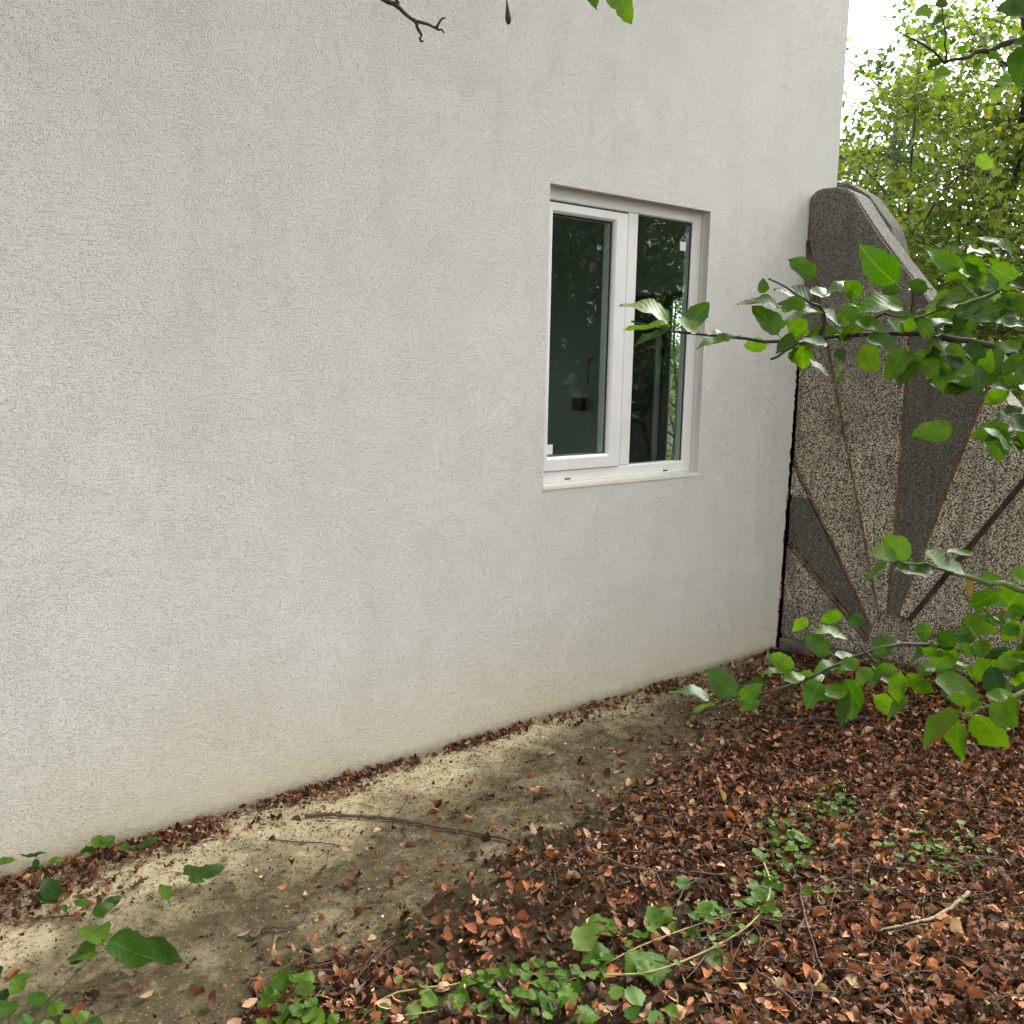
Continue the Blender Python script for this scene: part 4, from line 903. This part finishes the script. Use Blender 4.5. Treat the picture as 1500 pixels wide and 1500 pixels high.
def patch(label, cx0, cx1, cy0, cy1, n, sz, name='ground_cover'):
    cxm, cym = (cx0+cx1)/2, (cy0+cy1)/2; b0 = on_z(cxm, cym); b0[2] = float(surf(b0[0], b0[1])); e = empty(name, b0, label, 'ground cover')
    st = MB()
    for _ in range(n):
        u, v = rnd.gauss(0, .42), rnd.gauss(0, .42)
        B = on_z(cxm+u*(cx1-cx0)/2*1.2, cym+v*(cy1-cy0)/2*1.2, .03); g = float(surf(B[0], B[1])); B[2] = g+.022+rnd.uniform(0, .025)
        a = rnd.uniform(0, 6.283); vv = np.array([math.cos(a), math.sin(a), rnd.uniform(-.05, .4)]); L = sz*rnd.uniform(.65, 1.3)
        put_leaf(e, rnd.choice(LF[rnd.choice(('vine', 'vine', 'pale'))]), B, B+vv*L, np.array([rnd.gauss(0, .3), rnd.gauss(0, .3), 1.]), rnd.uniform(1, 1.3))
        if _ % 3 == 0: st.tube([(B[0], B[1], g), tuple(B)], [.0012, .0008], 4)
    st.build('stems', M['green_stem'], e)
patch('low green small-leaved ground cover patch right of the thin runner', 1300, 1440, 1215, 1295, 75, .026)
patch('loose small green leaves growing where the vine loop turns back', 1105, 1200, 1190, 1300, 62, .03)
patch('few small bright leaves sprouting just inside the vine loop', 1075, 1150, 1290, 1350, 24, .034)
patch('faint green sprouts in the litter between runner and wall', 1180, 1260, 1150, 1215, 30, .024)
def seedling(label, root, tips, leaves, hs=1.0):
    b0 = on_z(*root); b0[2] = float(surf(b0[0], b0[1])); e = empty('seedling', b0, label, 'seedling')
    for (px, py, h) in tips:
        P = spline([b0, (b0+gpt(px, py, h))/2+rng.normal(0, .006, 3), gpt(px, py, h)], 9); MB().tube(P, list(np.linspace(.0018, .001, 9)), 5).build('stem', M['green_stem'], e, True)
    for (bx, by, tx, ty, h, tilt, ws) in leaves:
        B = gpt(bx, by, h); T = gpt(tx, ty, h+tilt); g = float(surf(T[0], T[1]))+.006; T[2] = max(T[2], g); T[1] = min(T[1], -.02); B[1] = min(B[1], -.02)
        put_leaf(e, rnd.choice(LF['vine' if rnd.random() < .7 else 'shade']), B, T, np.array([rnd.gauss(0, .2), rnd.gauss(0, .2), .8])+.5*unit(CAM-B), ws)
seedling('upright seedling with pair of folded leaves against the wall foot', (152,1262), [(152,1240,.07)], [(150,1240,135,1226,.07,.02,1.1),(152,1240,168,1222,.07,.02,1.0),(148,1243,112,1250,.06,-.01,.7)])
seedling('small seedling with spread leaves next to the folded-leaf seedling', (190,1262), [(188,1245,.05)], [(186,1246,172,1238,.05,.01,1.2),(192,1247,202,1238,.05,.0,1.1),(200,1242,232,1222,.05,.03,.6)])
seedling('thin seedling with dark drooping leaves close to the wall', (62,1300), [(60,1266,.10)], [(55,1256,28,1248,.10,.0,.7),(50,1252,66,1246,.10,.01,.6),(52,1258,55,1275,.10,-.03,1.0),(70,1264,92,1254,.09,.01,.6)])
seedling('leafy seedling with broad bright leaf over the drift', (90,1345), [(85,1322,.04),(112,1330,.04)], [(85,1318,62,1282,.05,.05,1.1),(80,1320,50,1305,.05,.02,1.0),(112,1328,128,1312,.04,.01,1.2),(135,1340,165,1320,.04,.02,1.2),(92,1326,98,1335,.05,-.01,1.1),(150,1330,178,1312,.03,.01,1.0)])
seedling('seedling with two pointed leaves standing on bare concrete', (262,1305), [(283,1284,.05)], [(280,1284,276,1258,.05,.02,1.0),(286,1284,330,1260,.05,.02,.9),(276,1286,298,1288,.05,.0,.7)])
seedling('tiny dark seedling with one curled leaf on concrete', (249,1322), [(248,1312,.02)], [(248,1318,234,1288,.02,.03,.6)])
seedling('sprawling seedling with long serrated leaves over mossy concrete', (50,1480), [(152,1383,.13)], [(150,1382,115,1350,.13,.02,1.0),(160,1380,225,1400,.13,-.01,.8),(205,1385,265,1400,.10,.0,.8),(140,1395,92,1398,.12,-.01,.9),(170,1372,200,1368,.12,.01,1.0),(125,1400,100,1412,.11,-.01,1.0)])
seedling('cluster of rounded leaves at the concrete edge below the sprawling seedling', (15,1510), [(20,1470,.08)], [(12,1490,2,1455,.08,.02,1.1),(25,1500,50,1488,.07,.0,1.2),(20,1440,45,1425,.08,.0,1.1),(0,1430,-20,1420,.08,.0,1.1),(110,1495,130,1480,.06,.01,1.2),(60,1505,80,1495,.05,.0,1.1),(125,1500,150,1498,.05,.01,1.1),(40,1470,70,1455,.06,.01,1.1),(8,1470,-15,1450,.07,.01,1.1),(30,1455,18,1432,.08,.02,1.1),(70,1480,95,1470,.05,.01,1.2),(90,1500,108,1485,.05,.01,1.2),(35,1510,12,1500,.05,.0,1.2)])
seedling('lone leaf sprout leaning on the wall near the corner drift', (0,1280), [(4,1262,.06)], [(-10,1262,20,1246,.07,.01,.9)])

S.render.resolution_x = 1024; S.render.resolution_y = 1024
